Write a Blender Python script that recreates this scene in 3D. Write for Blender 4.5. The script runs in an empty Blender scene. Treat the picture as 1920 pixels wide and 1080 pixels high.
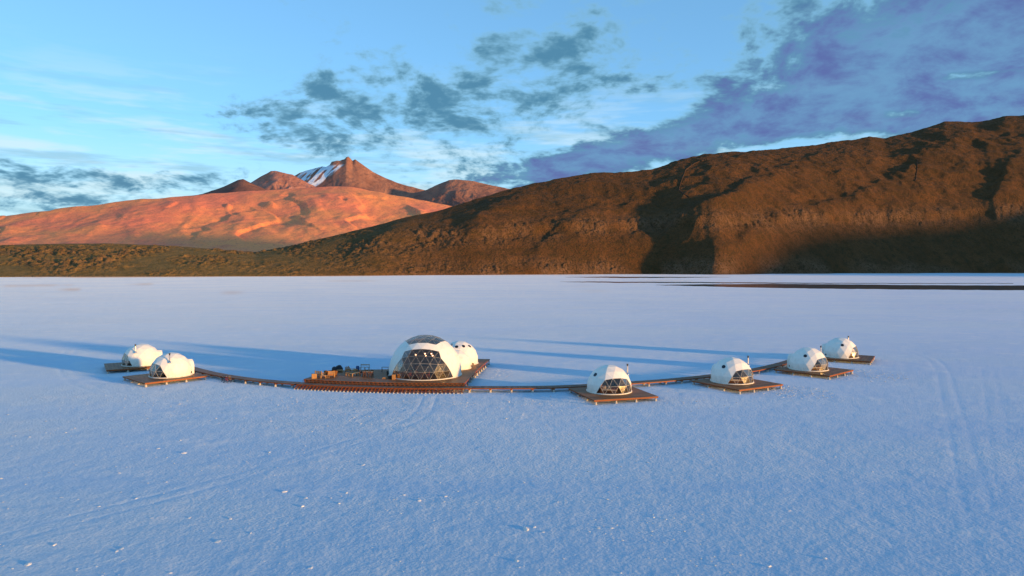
import bpy, bmesh, math, random
import numpy as np
from mathutils import Vector, Matrix

# ------------------------------------------------------------------ camera, sky, sun, exposure
SC = bpy.context.scene
COL = SC.collection
R_ = math.radians
CAM_H = 17.0
FPX = 1280.0                       # focal length in pixels of the 1920 px wide photograph (24 mm on 36 mm)
HOR = 500.0                        # eye level in the photograph

cam_data = bpy.data.cameras.new('camera')
cam = bpy.data.objects.new('camera', cam_data)
COL.objects.link(cam)
cam.location = (0, 0, CAM_H)
cam.rotation_euler = (R_(90), 0, 0)
cam_data.sensor_width = 36.0
cam_data.lens = 24.0
cam_data.shift_y = -(540.0 - HOR) / 1920.0
cam_data.clip_start = 0.5
cam_data.clip_end = 90000.0
SC.camera = cam

SUN_AZ, SUN_EL = 120.0, 3.25        # degrees clockwise from +Y, above the horizon
SUN_STRENGTH = 2.5
SUN_COLOR = (1.0, 0.54, 0.17)
EXPOSURE = 1.45
SKY_STRENGTH = 0.15

SC.view_settings.view_transform = 'Standard'
SC.view_settings.look = 'None'
SC.view_settings.exposure = EXPOSURE
SC.view_settings.gamma = 1.0
SC.view_settings.use_curve_mapping = False

sun_data = bpy.data.lights.new('sun', 'SUN')
sun_data.energy = SUN_STRENGTH
sun_data.color = SUN_COLOR
sun_data.angle = R_(2.5)
sun = bpy.data.objects.new('sun', sun_data)
COL.objects.link(sun)
sun.location = (60, -60, 60)
_s = Vector((math.sin(R_(SUN_AZ)) * math.cos(R_(SUN_EL)), math.cos(R_(SUN_AZ)) * math.cos(R_(SUN_EL)), math.sin(R_(SUN_EL))))
sun.rotation_euler = _s.to_track_quat('Z', 'Y').to_euler()


class NT:
    """small helper for building node trees"""
    def __init__(self, tree):
        self.dims = '3D'; self.t = tree; self.n = tree.nodes; self.l = tree.links
    def node(self, typ, **kw):
        nd = self.n.new(typ)
        for k, v in kw.items():
            setattr(nd, k, v)
        return nd
    def put(self, sock, v):
        if isinstance(v, bpy.types.NodeSocket):
            self.l.new(v, sock)
        elif v is not None:
            if hasattr(sock.default_value, '__len__') and not hasattr(v, '__len__'):
                v = (v,) * len(sock.default_value)
            elif hasattr(sock.default_value, '__len__') and len(sock.default_value) == 4 and len(v) == 3:
                v = tuple(v) + (1.0,)
            sock.default_value = v
    def math(self, op, a, b=None, c=None, clamp=False):
        nd = self.node('ShaderNodeMath', operation=op, use_clamp=clamp)
        for i, v in enumerate((a, b, c)):
            self.put(nd.inputs[i], v)
        return nd.outputs[0]
    def vmath(self, op, a, b=None, c=None):
        nd = self.node('ShaderNodeVectorMath', operation=op)
        for i, v in enumerate((a, b, c)):
            if v is not None:
                self.put(nd.inputs[i], v)
        return nd.outputs['Value'] if op in ('DOT_PRODUCT', 'LENGTH', 'DISTANCE') else nd.outputs[0]
    def noise(self, vec, scale, detail=6, rough=0.55, dist=0.0, col=False, lac=2.0):
        nd = self.node('ShaderNodeTexNoise', noise_dimensions=self.dims)
        self.put(nd.inputs['Vector'], vec)
        nd.inputs['Scale'].default_value = scale; nd.inputs['Detail'].default_value = detail
        nd.inputs['Roughness'].default_value = rough; nd.inputs['Distortion'].default_value = dist
        nd.inputs['Lacunarity'].default_value = lac
        return nd.outputs['Color'] if col else nd.outputs[0]
    def voro(self, vec, scale, feature='F1', rand=1.0):
        nd = self.node('ShaderNodeTexVoronoi', feature=feature)
        self.put(nd.inputs['Vector'], vec); nd.inputs['Scale'].default_value = scale
        nd.inputs['Randomness'].default_value = rand
        return nd.outputs[0]
    def smooth(self, v, a, b, lo=0.0, hi=1.0):
        nd = self.node('ShaderNodeMapRange', interpolation_type='SMOOTHSTEP')
        self.put(nd.inputs[0], v)
        for i, q in enumerate((a, b, lo, hi)):
            self.put(nd.inputs[i + 1], q)
        return nd.outputs[0]
    def mix(self, f, a, b, blend='MIX'):
        nd = self.node('ShaderNodeMix', data_type='RGBA', blend_type=blend)
        self.put(nd.inputs[0], f); self.put(nd.inputs[6], a); self.put(nd.inputs[7], b)
        return nd.outputs[2]
    def ramp(self, v, stops):
        nd = self.node('ShaderNodeValToRGB')
        cr = nd.color_ramp
        while len(cr.elements) < len(stops):
            cr.elements.new(0.5)
        for e, (p, c) in zip(cr.elements, stops):
            e.position = p; e.color = tuple(c) + (1.0,)
        self.put(nd.inputs[0], v)
        return nd.outputs[0]
    def comb(self, x, y, z):
        nd = self.node('ShaderNodeCombineXYZ')
        for i, v in enumerate((x, y, z)):
            self.put(nd.inputs[i], v)
        return nd.outputs[0]
    def sep(self, v):
        nd = self.node('ShaderNodeSeparateXYZ'); self.put(nd.inputs[0], v)
        return nd.outputs
    def attr(self, name):
        return self.node('ShaderNodeAttribute', attribute_name=name).outputs['Fac']


def az_el(px, py):
    """direction of a point of the photograph's sky, radians"""
    u, v = (px - 960.0) / FPX, (HOR - py) / FPX
    return math.atan(u), math.atan2(v, math.hypot(1.0, u))


def build_world():
    w = bpy.data.worlds.new('World'); SC.world = w; w.use_nodes = True
    T = NT(w.node_tree); T.dims = '2D'
    w.cycles.sampling_method = 'MANUAL'; w.cycles.sample_map_resolution = 256
    bg = T.n['Background']
    sky = T.node('ShaderNodeTexSky', sky_type='NISHITA', sun_disc=False)
    sky.sun_elevation = R_(SUN_EL); sky.sun_rotation = R_(SUN_AZ)
    sky.altitude = 3600.0; sky.air_density = 1.0; sky.dust_density = 0.6; sky.ozone_density = 2.0
    gm = T.node('ShaderNodeGamma'); T.put(gm.inputs[0], sky.outputs[0]); gm.inputs[1].default_value = SKY_GAMMA
    base = T.mix(1.0, gm.outputs[0], SKY_TINT, 'MULTIPLY')
    d = T.node('ShaderNodeTexCoord').outputs['Generated']
    x, y, z = T.sep(d)
    el = T.math('ARCSINE', z)
    az = T.math('ARCTAN2', x, y)
    ae = T.comb(az, el, 1.0)
    zc = T.math('ADD', T.math('MAXIMUM', z, 0.0), 0.30)
    plane = T.comb(T.math('DIVIDE', x, zc), T.math('DIVIDE', y, zc), 0.0)

    def blob(px, py, sx, sy, ang=0.0):
        """soft ellipse of the cloud cover, centre and radii in photograph pixels, turned by ang degrees"""
        a0, e0 = az_el(px, py)
        k = 1.0 / (FPX * (1.0 + ((px - 960) / FPX) ** 2))
        sx, sy = sx * k, sy / FPX
        c, s = math.cos(R_(ang)), math.sin(R_(ang))
        u = T.vmath('DOT_PRODUCT', ae, (c / sx, s / sx, -(c * a0 + s * e0) / sx))
        v = T.vmath('DOT_PRODUCT', ae, (-s / sy, c / sy, (s * a0 - c * e0) / sy))
        q = T.math('MULTIPLY_ADD', u, u, T.math('MULTIPLY', v, v))
        return T.math('POWER', 2.71828, T.math('MULTIPLY', q, -1.0))

    def total(items):
        acc = None
        for amp, args in items:
            b = blob(*args)
            acc = T.math('MULTIPLY', b, amp) if acc is None else T.math('MULTIPLY_ADD', b, amp, acc)
        return acc

    broad = T.noise(plane, 0.7, 1, 0.5)
    veil = total(CLOUD_BANK)
    cover = T.math('ADD', T.math('ADD', total(CLOUD_PUFFS), veil), T.math('MULTIPLY_ADD', broad, 0.6, -0.42))
    warp = T.vmath('MULTIPLY_ADD', T.noise(plane, 3.0, 1, 0.5, col=True), (0.16, 0.16, 0.0), plane)
    n1 = T.noise(warp, 7.0, 5, 0.64)
    n2 = T.noise(plane, 22.0, 2, 0.6)
    dens = T.math('ADD', T.math('MULTIPLY_ADD', n2, 0.65, T.math('MULTIPLY', n1, 1.9)), T.math('ADD', cover, -1.24))
    alpha = T.smooth(dens, -0.05, 0.55)
    core = T.smooth(dens, 0.10, 0.75)
    violet = T.math('MULTIPLY', T.smooth(veil, 0.15, 0.6), T.smooth(dens, 0.25, 0.95))
    teal = T.mix(core, (0.24, 0.50, 0.66), (0.082, 0.245, 0.39))
    vio = T.mix(T.smooth(T.math('MULTIPLY_ADD', n2, 0.2, n1), 0.38, 0.90), (0.150, 0.33, 0.56), (0.108, 0.150, 0.395))
    ccol = T.mix(violet, teal, vio)
    ccol = T.mix(1.0, ccol, (CLOUD_GAIN,) * 3, 'MULTIPLY')
    # thin high streaks low over the horizon
    sv = T.comb(T.math('MULTIPLY', az, 1.0), T.math('MULTIPLY', el, 7.0), 0.0)
    st = T.noise(sv, 4.5, 4, 0.6)
    skyh = T.mix(T.smooth(el, 0.20, 0.04, 0.0, 0.85), base, tuple(CLOUD_GAIN * q for q in (0.62, 0.86, 0.92)))
    low = T.math('MULTIPLY', T.smooth(el, 0.0, 0.05), T.smooth(el, 0.30, 0.12))
    cir = T.math('MULTIPLY', T.smooth(st, 0.46, 0.68), T.math('MULTIPLY', low, 0.75))
    skyc = T.mix(cir, skyh, tuple(CLOUD_GAIN * q for q in (0.70, 0.88, 0.93)))
    st2 = T.noise(T.comb(T.math('ADD', az, 3.0), T.math('MULTIPLY', el, 9.0), 0.0), 5.5, 4, 0.62)
    gre = T.math('MULTIPLY', T.smooth(st2, 0.5, 0.72), T.math('MULTIPLY', low, 0.55))
    skyc = T.mix(gre, skyc, tuple(CLOUD_GAIN * q for q in (0.27, 0.50, 0.60)))
    up = T.smooth(el, 0.0, 0.03)
    out = T.mix(T.math('MULTIPLY', T.math('MULTIPLY', alpha, 0.96), up), skyc, ccol)
    T.put(bg.inputs[0], out)
    bg.inputs[1].default_value = SKY_STRENGTH


SKY_GAMMA = 0.58
SKY_TINT = (0.86, 1.32, 1.62)
CLOUD_GAIN = 2.45                  # 1 / (exposure gain x sky strength)
CLOUD_PUFFS = [                    # (amount, (px, py, rx, ry, turn))
    (0.46, (735, 192, 270, 88, 6)), (0.20, (815, 205, 110, 40, 10)), (0.58, (470, 203, 120, 24, 0)),
    (0.52, (570, 255, 120, 26, -8)), (0.42, (610, 150, 70, 34, 0)), (0.50, (925, 85, 45, 24, 0)), (0.55, (1075, 98, 85, 38, 12)),
    (0.45, (940, 12, 70, 22, 0)), (0.36, (1020, 190, 120, 55, 0)), (0.28, (1120, 35, 70, 30, 0)),
    (0.60, (160, 335, 190, 30, 0)), (0.40, (15, 300, 50, 20, 0)), (0.44, (395, 335, 80, 18, 12)),
    (0.46, (60, 374, 260, 12, 0)), (0.22, (900, 310, 120, 20, 0)),
    (-0.55, (200, 110, 430, 130, 4)), (-0.30, (330, 288, 260, 24, 0)), (-0.35, (760, 40, 150, 60, 0)), (-0.25, (1040, 262, 110, 36, 20)),
]
CLOUD_BANK = [
    (1.25, (1880, 85, 340, 110, -4)), (1.25, (1440, 224, 380, 60, 11)), (0.95, (1080, 305, 210, 30, 12)),
    (0.8, (1800, 215, 300, 38, 4)), (0.38, (1330, 125, 230, 70, 6)), (0.40, (1560, 70, 150, 60, 10)),
    (-1.1, (1830, 140, 130, 9, -2)), (-1.1, (1480, 276, 150, 10, 4)), (-0.9, (1700, 213, 50, 9, 0)),
    (-0.20, (1450, 150, 100, 22, 18)), (-0.30, (1240, 210, 80, 24, 25)),
]
build_world()

# ------------------------------------------------------------------ helpers
def at(px, py, z=0.0):
    """world point on the level z that the photograph shows at px, py"""
    Y = (CAM_H - z) * FPX / (py - HOR)
    return Vector(((px - 960.0) / FPX * Y, Y, z))


def tag(o, label=None, cat=None, group=None, kind=None):
    if label: o['label'] = label
    if cat: o['category'] = cat
    if group: o['group'] = group
    if kind: o['kind'] = kind
    return o


def mesh_obj(name, verts, faces, mat=None, parent=None, smooth=False):
    me = bpy.data.meshes.new(name)
    me.from_pydata([tuple(v) for v in verts], [], faces)
    if smooth:
        me.polygons.foreach_set('use_smooth', [True] * len(me.polygons))
    me.update()
    return link(name, me, mat, parent)


def link(name, me, mat=None, parent=None):
    o = bpy.data.objects.new(name, me)
    if mat is not None and not me.materials:
        me.materials.append(mat)
    COL.objects.link(o)
    if parent is not None:
        o.parent = parent
    return o


def empty(name, loc=(0, 0, 0), rz=0.0):
    o = bpy.data.objects.new(name, None)
    o.empty_display_size = 0.3
    COL.objects.link(o); o.location = loc; o.rotation_euler = (0, 0, rz)
    return o


class MB:
    """collects boxes, bars, lathes into one mesh"""
    def __init__(self): self.v = []; self.f = []
    def add(self, vs, fs):
        k = len(self.v); self.v += [tuple(q) for q in vs]; self.f += [tuple(i + k for i in f) for f in fs]
        return self
    def box(self, x0, x1, y0, y1, z0, z1):
        return self.add([(x0, y0, z0), (x1, y0, z0), (x1, y1, z0), (x0, y1, z0), (x0, y0, z1), (x1, y0, z1), (x1, y1, z1), (x0, y1, z1)],
                        [(3, 2, 1, 0), (4, 5, 6, 7), (0, 1, 5, 4), (1, 2, 6, 5), (2, 3, 7, 6), (3, 0, 4, 7)])
    def bar(self, a, b, w, h, up=(0, 0, 1)):
        """rectangular bar from a to b"""
        a, b = Vector(a), Vector(b); d = (b - a).normalized(); up = Vector(up)
        s = d.cross(up)
        if s.length < 1e-4: s = d.cross(Vector((1, 0, 0)))
        s.normalize(); u = s.cross(d)
        s *= w / 2; u *= h / 2
        vs = [a - s - u, a + s - u, a + s + u, a - s + u, b - s - u, b + s - u, b + s + u, b - s + u]
        return self.add(vs, [(0, 1, 2, 3), (7, 6, 5, 4), (4, 5, 1, 0), (5, 6, 2, 1), (6, 7, 3, 2), (7, 4, 0, 3)])
    def tube(self, a, b, r, n=6, r2=None):
        a, b = Vector(a), Vector(b); d = (b - a).normalized(); r2 = r if r2 is None else r2
        s = d.cross(Vector((0, 0, 1)))
        if s.length < 1e-3: s = Vector((1, 0, 0))
        s.normalize(); u = s.cross(d)
        vs = []
        for p, q in ((a, r), (b, r2)):
            for i in range(n):
                t = 2 * math.pi * i / n
                vs.append(p + s * math.cos(t) * q + u * math.sin(t) * q)
        fs = [(i, (i + 1) % n, n + (i + 1) % n, n + i) for i in range(n)]
        return self.add(vs, fs + [tuple(range(n - 1, -1, -1)), tuple(range(n, 2 * n))])
    def lathe(self, prof, n=12, c=(0, 0, 0), caps=True):
        vs = []
        for r, z in prof:
            for i in range(n):
                t = 2 * math.pi * i / n
                vs.append((c[0] + r * math.cos(t), c[1] + r * math.sin(t), c[2] + z))
        fs = []
        for k in range(len(prof) - 1):
            for i in range(n):
                j = (i + 1) % n
                fs.append((k * n + i, k * n + j, (k + 1) * n + j, (k + 1) * n + i))
        if caps:
            fs.append(tuple(range(n - 1, -1, -1))); fs.append(tuple((len(prof) - 1) * n + i for i in range(n)))
        return self.add(vs, fs)
    def torus(self, c, R, r, axis='y', n=20, m=6):
        vs = []; fs = []
        for i in range(n):
            t = 2 * math.pi * i / n
            for j in range(m):
                s = 2 * math.pi * j / m
                a, b, h = (R + r * math.cos(s)) * math.cos(t), (R + r * math.cos(s)) * math.sin(t), r * math.sin(s)
                p = (a, h, b) if axis == 'y' else (a, b, h)
                vs.append((c[0] + p[0], c[1] + p[1], c[2] + p[2]))
        for i in range(n):
            for j in range(m):
                fs.append((i * m + j, i * m + (j + 1) % m, ((i + 1) % n) * m + (j + 1) % m, ((i + 1) % n) * m + j))
        return self.add(vs, fs)
    def mesh(self, name):
        me = bpy.data.meshes.new(name); me.from_pydata(self.v, [], self.f); me.update(); return me
    def build(self, name, mat, parent=None, smooth=False):
        return mesh_obj(name, self.v, self.f, mat, parent, smooth)


def principled(name, color=(0.5, 0.5, 0.5), rough=0.6, spec=0.5, metal=0.0):
    m = bpy.data.materials.new(name); m.use_nodes = True
    b = m.node_tree.nodes['Principled BSDF']
    b.inputs['Base Color'].default_value = tuple(color) + (1,)
    b.inputs['Roughness'].default_value = rough
    b.inputs['Specular IOR Level'].default_value = spec
    b.inputs['Metallic'].default_value = metal
    return m, NT(m.node_tree), b


# numpy gradient noise
def _hash(ix, iy, seed):
    h = (ix.astype(np.int64) * 374761393 + iy.astype(np.int64) * 668265263 + seed * 2147483647) & 0xFFFFFFFF
    h = ((h ^ (h >> 13)) * 1274126177) & 0xFFFFFFFF
    h = (h ^ (h >> 16)) & 0xFFFFFFFF
    return h.astype(np.float64) / 4294967296.0 * 2 * np.pi


def perlin(x, y, seed=0):
    ix, iy = np.floor(x), np.floor(y)
    fx, fy = x - ix, y - iy
    u, v = fx * fx * fx * (fx * (fx * 6 - 15) + 10), fy * fy * fy * (fy * (fy * 6 - 15) + 10)
    def g(a, b):
        t = _hash(ix + a, iy + b, seed)
        return np.cos(t) * (fx - a) + np.sin(t) * (fy - b)
    n = (g(0, 0) * (1 - u) + g(1, 0) * u) * (1 - v) + (g(0, 1) * (1 - u) + g(1, 1) * u) * v
    return n * 1.45


def fbm(x, y, lam, octv, seed=0, gain=0.5, ridged=False):
    s = np.zeros_like(x); a = 1.0
    for k in range(octv):
        n = perlin(x / lam + 17.3 * k, y / lam - 9.1 * k, seed + k)
        s += a * ((1 - 2 * np.abs(n)) if ridged else n)
        a *= gain; lam /= 2.03
    return s


def sstep(a, b, x):
    t = np.clip((x - a) / (b - a), 0, 1); return t * t * (3 - 2 * t)


def grid_mesh(name, X, Y, Z, mat, attrs=None, smooth=True, kind='structure'):
    nr, nc = X.shape
    me = bpy.data.meshes.new(name)
    me.vertices.add(nr * nc)
    me.vertices.foreach_set('co', np.stack([X, Y, Z], -1).reshape(-1).astype(np.float32))
    i = np.arange(nr * nc).reshape(nr, nc)
    q = np.stack([i[:-1, :-1], i[:-1, 1:], i[1:, 1:], i[1:, :-1]], -1).reshape(-1, 4)
    me.loops.add(q.size); me.polygons.add(len(q))
    me.loops.foreach_set('vertex_index', q.reshape(-1).astype(np.int32))
    me.polygons.foreach_set('loop_start', (np.arange(len(q)) * 4).astype(np.int32))
    me.polygons.foreach_set('use_smooth', np.full(len(q), smooth))
    me.update(calc_edges=True)
    for k, a in (attrs or {}).items():
        at_ = me.attributes.new(k, 'FLOAT', 'POINT')
        at_.data.foreach_set('value', a.reshape(-1).astype(np.float32))
    o = link(name, me, mat)
    o['kind'] = kind
    return o


def pix(X, Y, Z):
    """photograph pixel of a world point (used to place the written-down ridge lines)"""
    return 960 + X / Y * FPX, HOR - (Z - CAM_H) / Y * FPX

# ------------------------------------------------------------------ terrain materials
def bump(T, b, height, dist, strength=1.0):
    nd = T.node('ShaderNodeBump'); nd.inputs['Distance'].default_value = dist; nd.inputs['Strength'].default_value = strength
    T.put(nd.inputs['Height'], height); T.put(b.inputs['Normal'], nd.outputs[0])
    return nd


def mat_salt():
    m, T, b = principled('salt_crust', rough=0.75, spec=0.25)
    b.inputs['Diffuse Roughness'].default_value = 0.35
    b.inputs['Sheen Weight'].default_value = 0.2; b.inputs['Sheen Roughness'].default_value = 0.5
    pos = T.node('ShaderNodeNewGeometry').outputs['Position']
    tr = T.attr('track'); dirt = T.attr('dirt'); rgh = T.attr('rough')
    big = T.noise(pos, 0.012, 3, 0.6)
    mid = T.noise(pos, 0.22, 3, 0.62)
    swept = T.noise(T.vmath('MULTIPLY', pos, (0.012, 0.045, 0.0)), 1.0, 5, 0.62, 0.6)
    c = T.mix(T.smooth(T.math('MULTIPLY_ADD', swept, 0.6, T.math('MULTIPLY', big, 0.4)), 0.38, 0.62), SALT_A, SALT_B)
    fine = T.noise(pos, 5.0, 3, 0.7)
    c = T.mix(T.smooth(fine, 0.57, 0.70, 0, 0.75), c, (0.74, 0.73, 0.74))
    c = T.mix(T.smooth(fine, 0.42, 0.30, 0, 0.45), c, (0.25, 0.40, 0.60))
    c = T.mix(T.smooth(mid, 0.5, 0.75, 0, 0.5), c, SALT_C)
    c = T.mix(T.math('MULTIPLY', tr, 0.35), c, SALT_A)
    c = T.mix(dirt, c, (0.30, 0.17, 0.10))
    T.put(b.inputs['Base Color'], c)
    v1 = T.voro(pos, 4.5, 'F1')
    h = T.math('MULTIPLY_ADD', v1, 0.45, T.math('MULTIPLY', T.noise(pos, 2.2, 5, 0.74), 1.1))
    amp = T.math('MULTIPLY', T.math('MULTIPLY_ADD', tr, -0.55, 1.0), T.math('MULTIPLY', T.math('MULTIPLY_ADD', rgh, 1.0, 0.8), T.smooth(swept, 0.32, 0.66, 0.45, 1.25)))
    bump(T, b, T.math('MULTIPLY', h, amp), SALT_BUMP)
    return m


def mat_rockhill():
    m, T, b = principled('hill_scrub', rough=0.95, spec=0.1)
    pos = T.node('ShaderNodeNewGeometry').outputs['Position']
    rock = T.attr('rock')
    n1 = T.noise(pos, 0.006, 6, 0.6); n2 = T.noise(pos, 0.05, 6, 0.65); n3 = T.noise(pos, 0.22, 5, 0.7)
    c = T.mix(T.smooth(n1, 0.35, 0.65), (0.108, 0.050, 0.018), (0.152, 0.066, 0.024))
    c = T.mix(T.smooth(n2, 0.42, 0.66), c, (0.082, 0.044, 0.016))
    c = T.mix(T.smooth(n3, 0.50, 0.64, 0, 0.85), c, (0.050, 0.042, 0.017))
    c = T.mix(T.smooth(n3, 0.42, 0.28, 0, 0.7), c, (0.18, 0.098, 0.040))
    gc = T.mix(T.smooth(n2, 0.38, 0.64), (0.30, 0.185, 0.055), (0.20, 0.135, 0.040))
    gc = T.mix(T.smooth(n3, 0.52, 0.68, 0, 0.6), gc, (0.085, 0.060, 0.020))
    c = T.mix(T.math('MULTIPLY', T.attr('grass'), 0.85), c, gc)
    rk = T.mix(T.smooth(n2, 0.35, 0.7), (0.20, 0.115, 0.065), (0.12, 0.068, 0.038))
    rk = T.mix(T.smooth(n3, 0.5, 0.7, 0, 0.8), rk, (0.075, 0.050, 0.030))
    c = T.mix(T.math('MULTIPLY', rock, T.smooth(n3, 0.62, 0.45)), c, rk)
    T.put(b.inputs['Base Color'], c)
    h = T.math('ADD', T.math('MULTIPLY', T.noise(pos, 0.05, 6, 0.72), 8.0), T.math('MULTIPLY', T.noise(pos, 0.2, 3, 0.7), 5.0))
    bump(T, b, h, 1.0, 0.85)
    return m


def mat_slope():
    m, T, b = principled('ochre_slope', rough=1.0, spec=0.05)
    pos = T.node('ShaderNodeNewGeometry').outputs['Position']
    n1 = T.noise(pos, 0.0011, 6, 0.55); n2 = T.noise(pos, 0.006, 6, 0.62); n3 = T.noise(pos, 0.05, 4, 0.7)
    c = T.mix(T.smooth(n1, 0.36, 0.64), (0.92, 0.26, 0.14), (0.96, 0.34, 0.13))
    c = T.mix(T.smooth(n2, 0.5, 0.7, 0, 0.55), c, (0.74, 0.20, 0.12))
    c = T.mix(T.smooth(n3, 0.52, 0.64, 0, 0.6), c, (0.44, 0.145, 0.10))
    T.put(b.inputs['Base Color'], c)
    bump(T, b, T.math('MULTIPLY', T.noise(pos, 0.008, 6, 0.66), 20.0), 1.0, 0.8)
    return m


def mat_volcano(name, c1, c2, c3):
    m, T, b = principled(name, rough=1.0, spec=0.05)
    pos = T.node('ShaderNodeNewGeometry').outputs['Position']
    st = T.attr('streak'); sn = T.attr('snow')
    n1 = T.noise(pos, 0.0016, 6, 0.6); n2 = T.noise(pos, 0.008, 6, 0.65)
    c = T.mix(T.smooth(n1, 0.36, 0.64), c1, c2)
    c = T.mix(T.math('MULTIPLY', st, 0.8), c, c3)
    c = T.mix(T.smooth(n2, 0.5, 0.72, 0, 0.5), c, tuple(0.5 * q for q in c1))
    c = T.mix(sn, c, (0.80, 0.84, 0.90))
    T.put(b.inputs['Base Color'], c)
    bump(T, b, T.math('MULTIPLY', T.noise(pos, 0.006, 8, 0.68), 70.0), 1.0, 0.8)
    return m


# ------------------------------------------------------------------ terrain shapes
def ridge_pts(lst):
    out = []
    for px, py, Y in lst:
        a = math.atan((px - 960) / FPX)
        out.append((a, Y / math.cos(a), CAM_H + (HOR - py) / FPX * Y))
    return out


def smooth1(a, k):
    if k < 1: return a
    w = np.hanning(2 * k + 3)[1:-1]; w /= w.sum()
    return np.convolve(np.pad(a, k, mode='edge'), w, 'valid')


def land(name, ridge, base, mat, az, rows, relief, front=lambda t: t, back=0.5, soft=3, back_rows=14, rmax=2.0, cone=0):
    """a range of land: a ridge line (bearing, distance, height) and a foot line (bearing, distance)"""
    ridge = sorted(ridge); base = sorted(base)
    ra = np.array([q[0] for q in ridge])
    rr = smooth1(np.interp(az, ra, [q[1] for q in ridge]), soft * 3)
    H = smooth1(np.interp(az, ra, [q[2] for q in ridge]), soft)
    rb = smooth1(np.interp(az, [q[0] for q in base], [q[1] for q in base]), soft * 3)
    t = np.concatenate([np.linspace(-0.015, 1, rows), 1 + np.linspace(0, rmax - 1, back_rows + 1)[1:]])[:, None]
    r = rb + (rr - rb) * t
    A = np.broadcast_to(az, r.shape)
    X, Y = r * np.sin(A), r * np.cos(A)
    tc = np.clip(t, 0, 1)
    Ht = np.broadcast_to(H, r.shape)
    if cone:      # the details of the summit line fade out down the flanks, so that they widen like a cone
        ks = [0, 4, 12, 30, 60, cone]; Hs = np.stack([smooth1(H, k) for k in ks])
        w = np.interp(1 - tc[:, 0], [0, 0.05, 0.14, 0.32, 0.6, 1.0], np.arange(6)); i0 = np.minimum(w.astype(int), 4); fr = (w - i0)[:, None]
        Ht = Hs[i0] * (1 - fr) + Hs[i0 + 1] * fr
    h = Ht * np.where(t <= 1, front(tc), 1 - (t - 1) * back)
    h = np.where(t < 0, -6.0 + 0 * h, h)
    Z, attrs = relief(X, Y, h, np.broadcast_to(t, r.shape), A, H)
    return grid_mesh(name, X, Y, Z, mat, attrs), (az, rb, rr, t[:, 0], Z)


def azs(p0, p1, n):
    """bearings between two photograph columns, evenly spread over the columns"""
    return np.arctan((np.linspace(p0, p1, n) - 960) / FPX)


# --- the brown hill beside the salt flat
HILL_RIDGE = ridge_pts([(-700, 470, 1560), (-300, 463, 1540), (0, 460, 1500), (100, 458, 1500), (200, 457, 1500), (330, 462, 1490), (420, 469, 1480), (480, 473, 1490), (540, 463, 1530),
    (640, 440, 1610), (700, 425, 1660), (760, 409, 1720), (830, 394, 1790), (900, 372, 1870), (960, 354, 1940), (1040, 337, 2010), (1110, 325, 2070), (1180, 323, 2110), (1225, 318, 2140),
    (1280, 300, 2240), (1330, 291, 2330), (1440, 283, 2450), (1500, 276, 2520), (1560, 268, 2590), (1632, 257, 2670), (1658, 261, 2690), (1720, 246, 2770), (1772, 230, 2840), (1830, 231, 2860),
    (1890, 219, 2850), (1960, 216, 2800), (2100, 225, 2650)]) + [
    (R_(49), 3400, 430), (R_(56), 3150, 300), (R_(64), 2900, 225), (R_(73), 2650, 225), (R_(78), 2550, 170), (R_(83), 2500, 110), (R_(90), 2450, 60), (R_(106), 2300, 10)]
HILL_BASE = [(math.atan((px - 960) / FPX), Y / math.cos(math.atan((px - 960) / FPX))) for px, Y in
    [(-700, 1060), (0, 1110), (300, 1150), (500, 1200), (700, 1290), (900, 1400), (1000, 1460), (1150, 1530), (1230, 1560), (1290, 1510), (1345, 1455), (1400, 1540), (1480, 1660), (1600, 1740), (1760, 1800), (1920, 1840), (2100, 1860)]] + [
    (R_(50), 2250), (R_(60), 2150), (R_(75), 2000), (R_(90), 1900), (R_(106), 1850)]


SPURS = [   # height, width of the steep left flank, width of the right flank, crest in photograph points
    (24, 26, 80, [(1600, 275), (1500, 335), (1400, 385), (1310, 430), (1250, 470), (1215, 512)]),
    (30, 24, 70, [(1690, 375), (1600, 410), (1500, 445), (1410, 475), (1340, 508)]),
    (17, 20, 60, [(1150, 395), (1090, 425), (1040, 455), (985, 508)]),
    (20, 22, 60, [(1830, 250), (1760, 300), (1700, 345), (1640, 385)]),
    (26, 18, 60, [(1930, 290), (1890, 340), (1870, 400), (1880, 460)]),
    (12, 16, 40, [(1010, 360), (950, 395), (890, 430), (840, 470)]),
    (10, 14, 40, [(780, 420), (720, 455), (660, 490)]),
]


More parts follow.
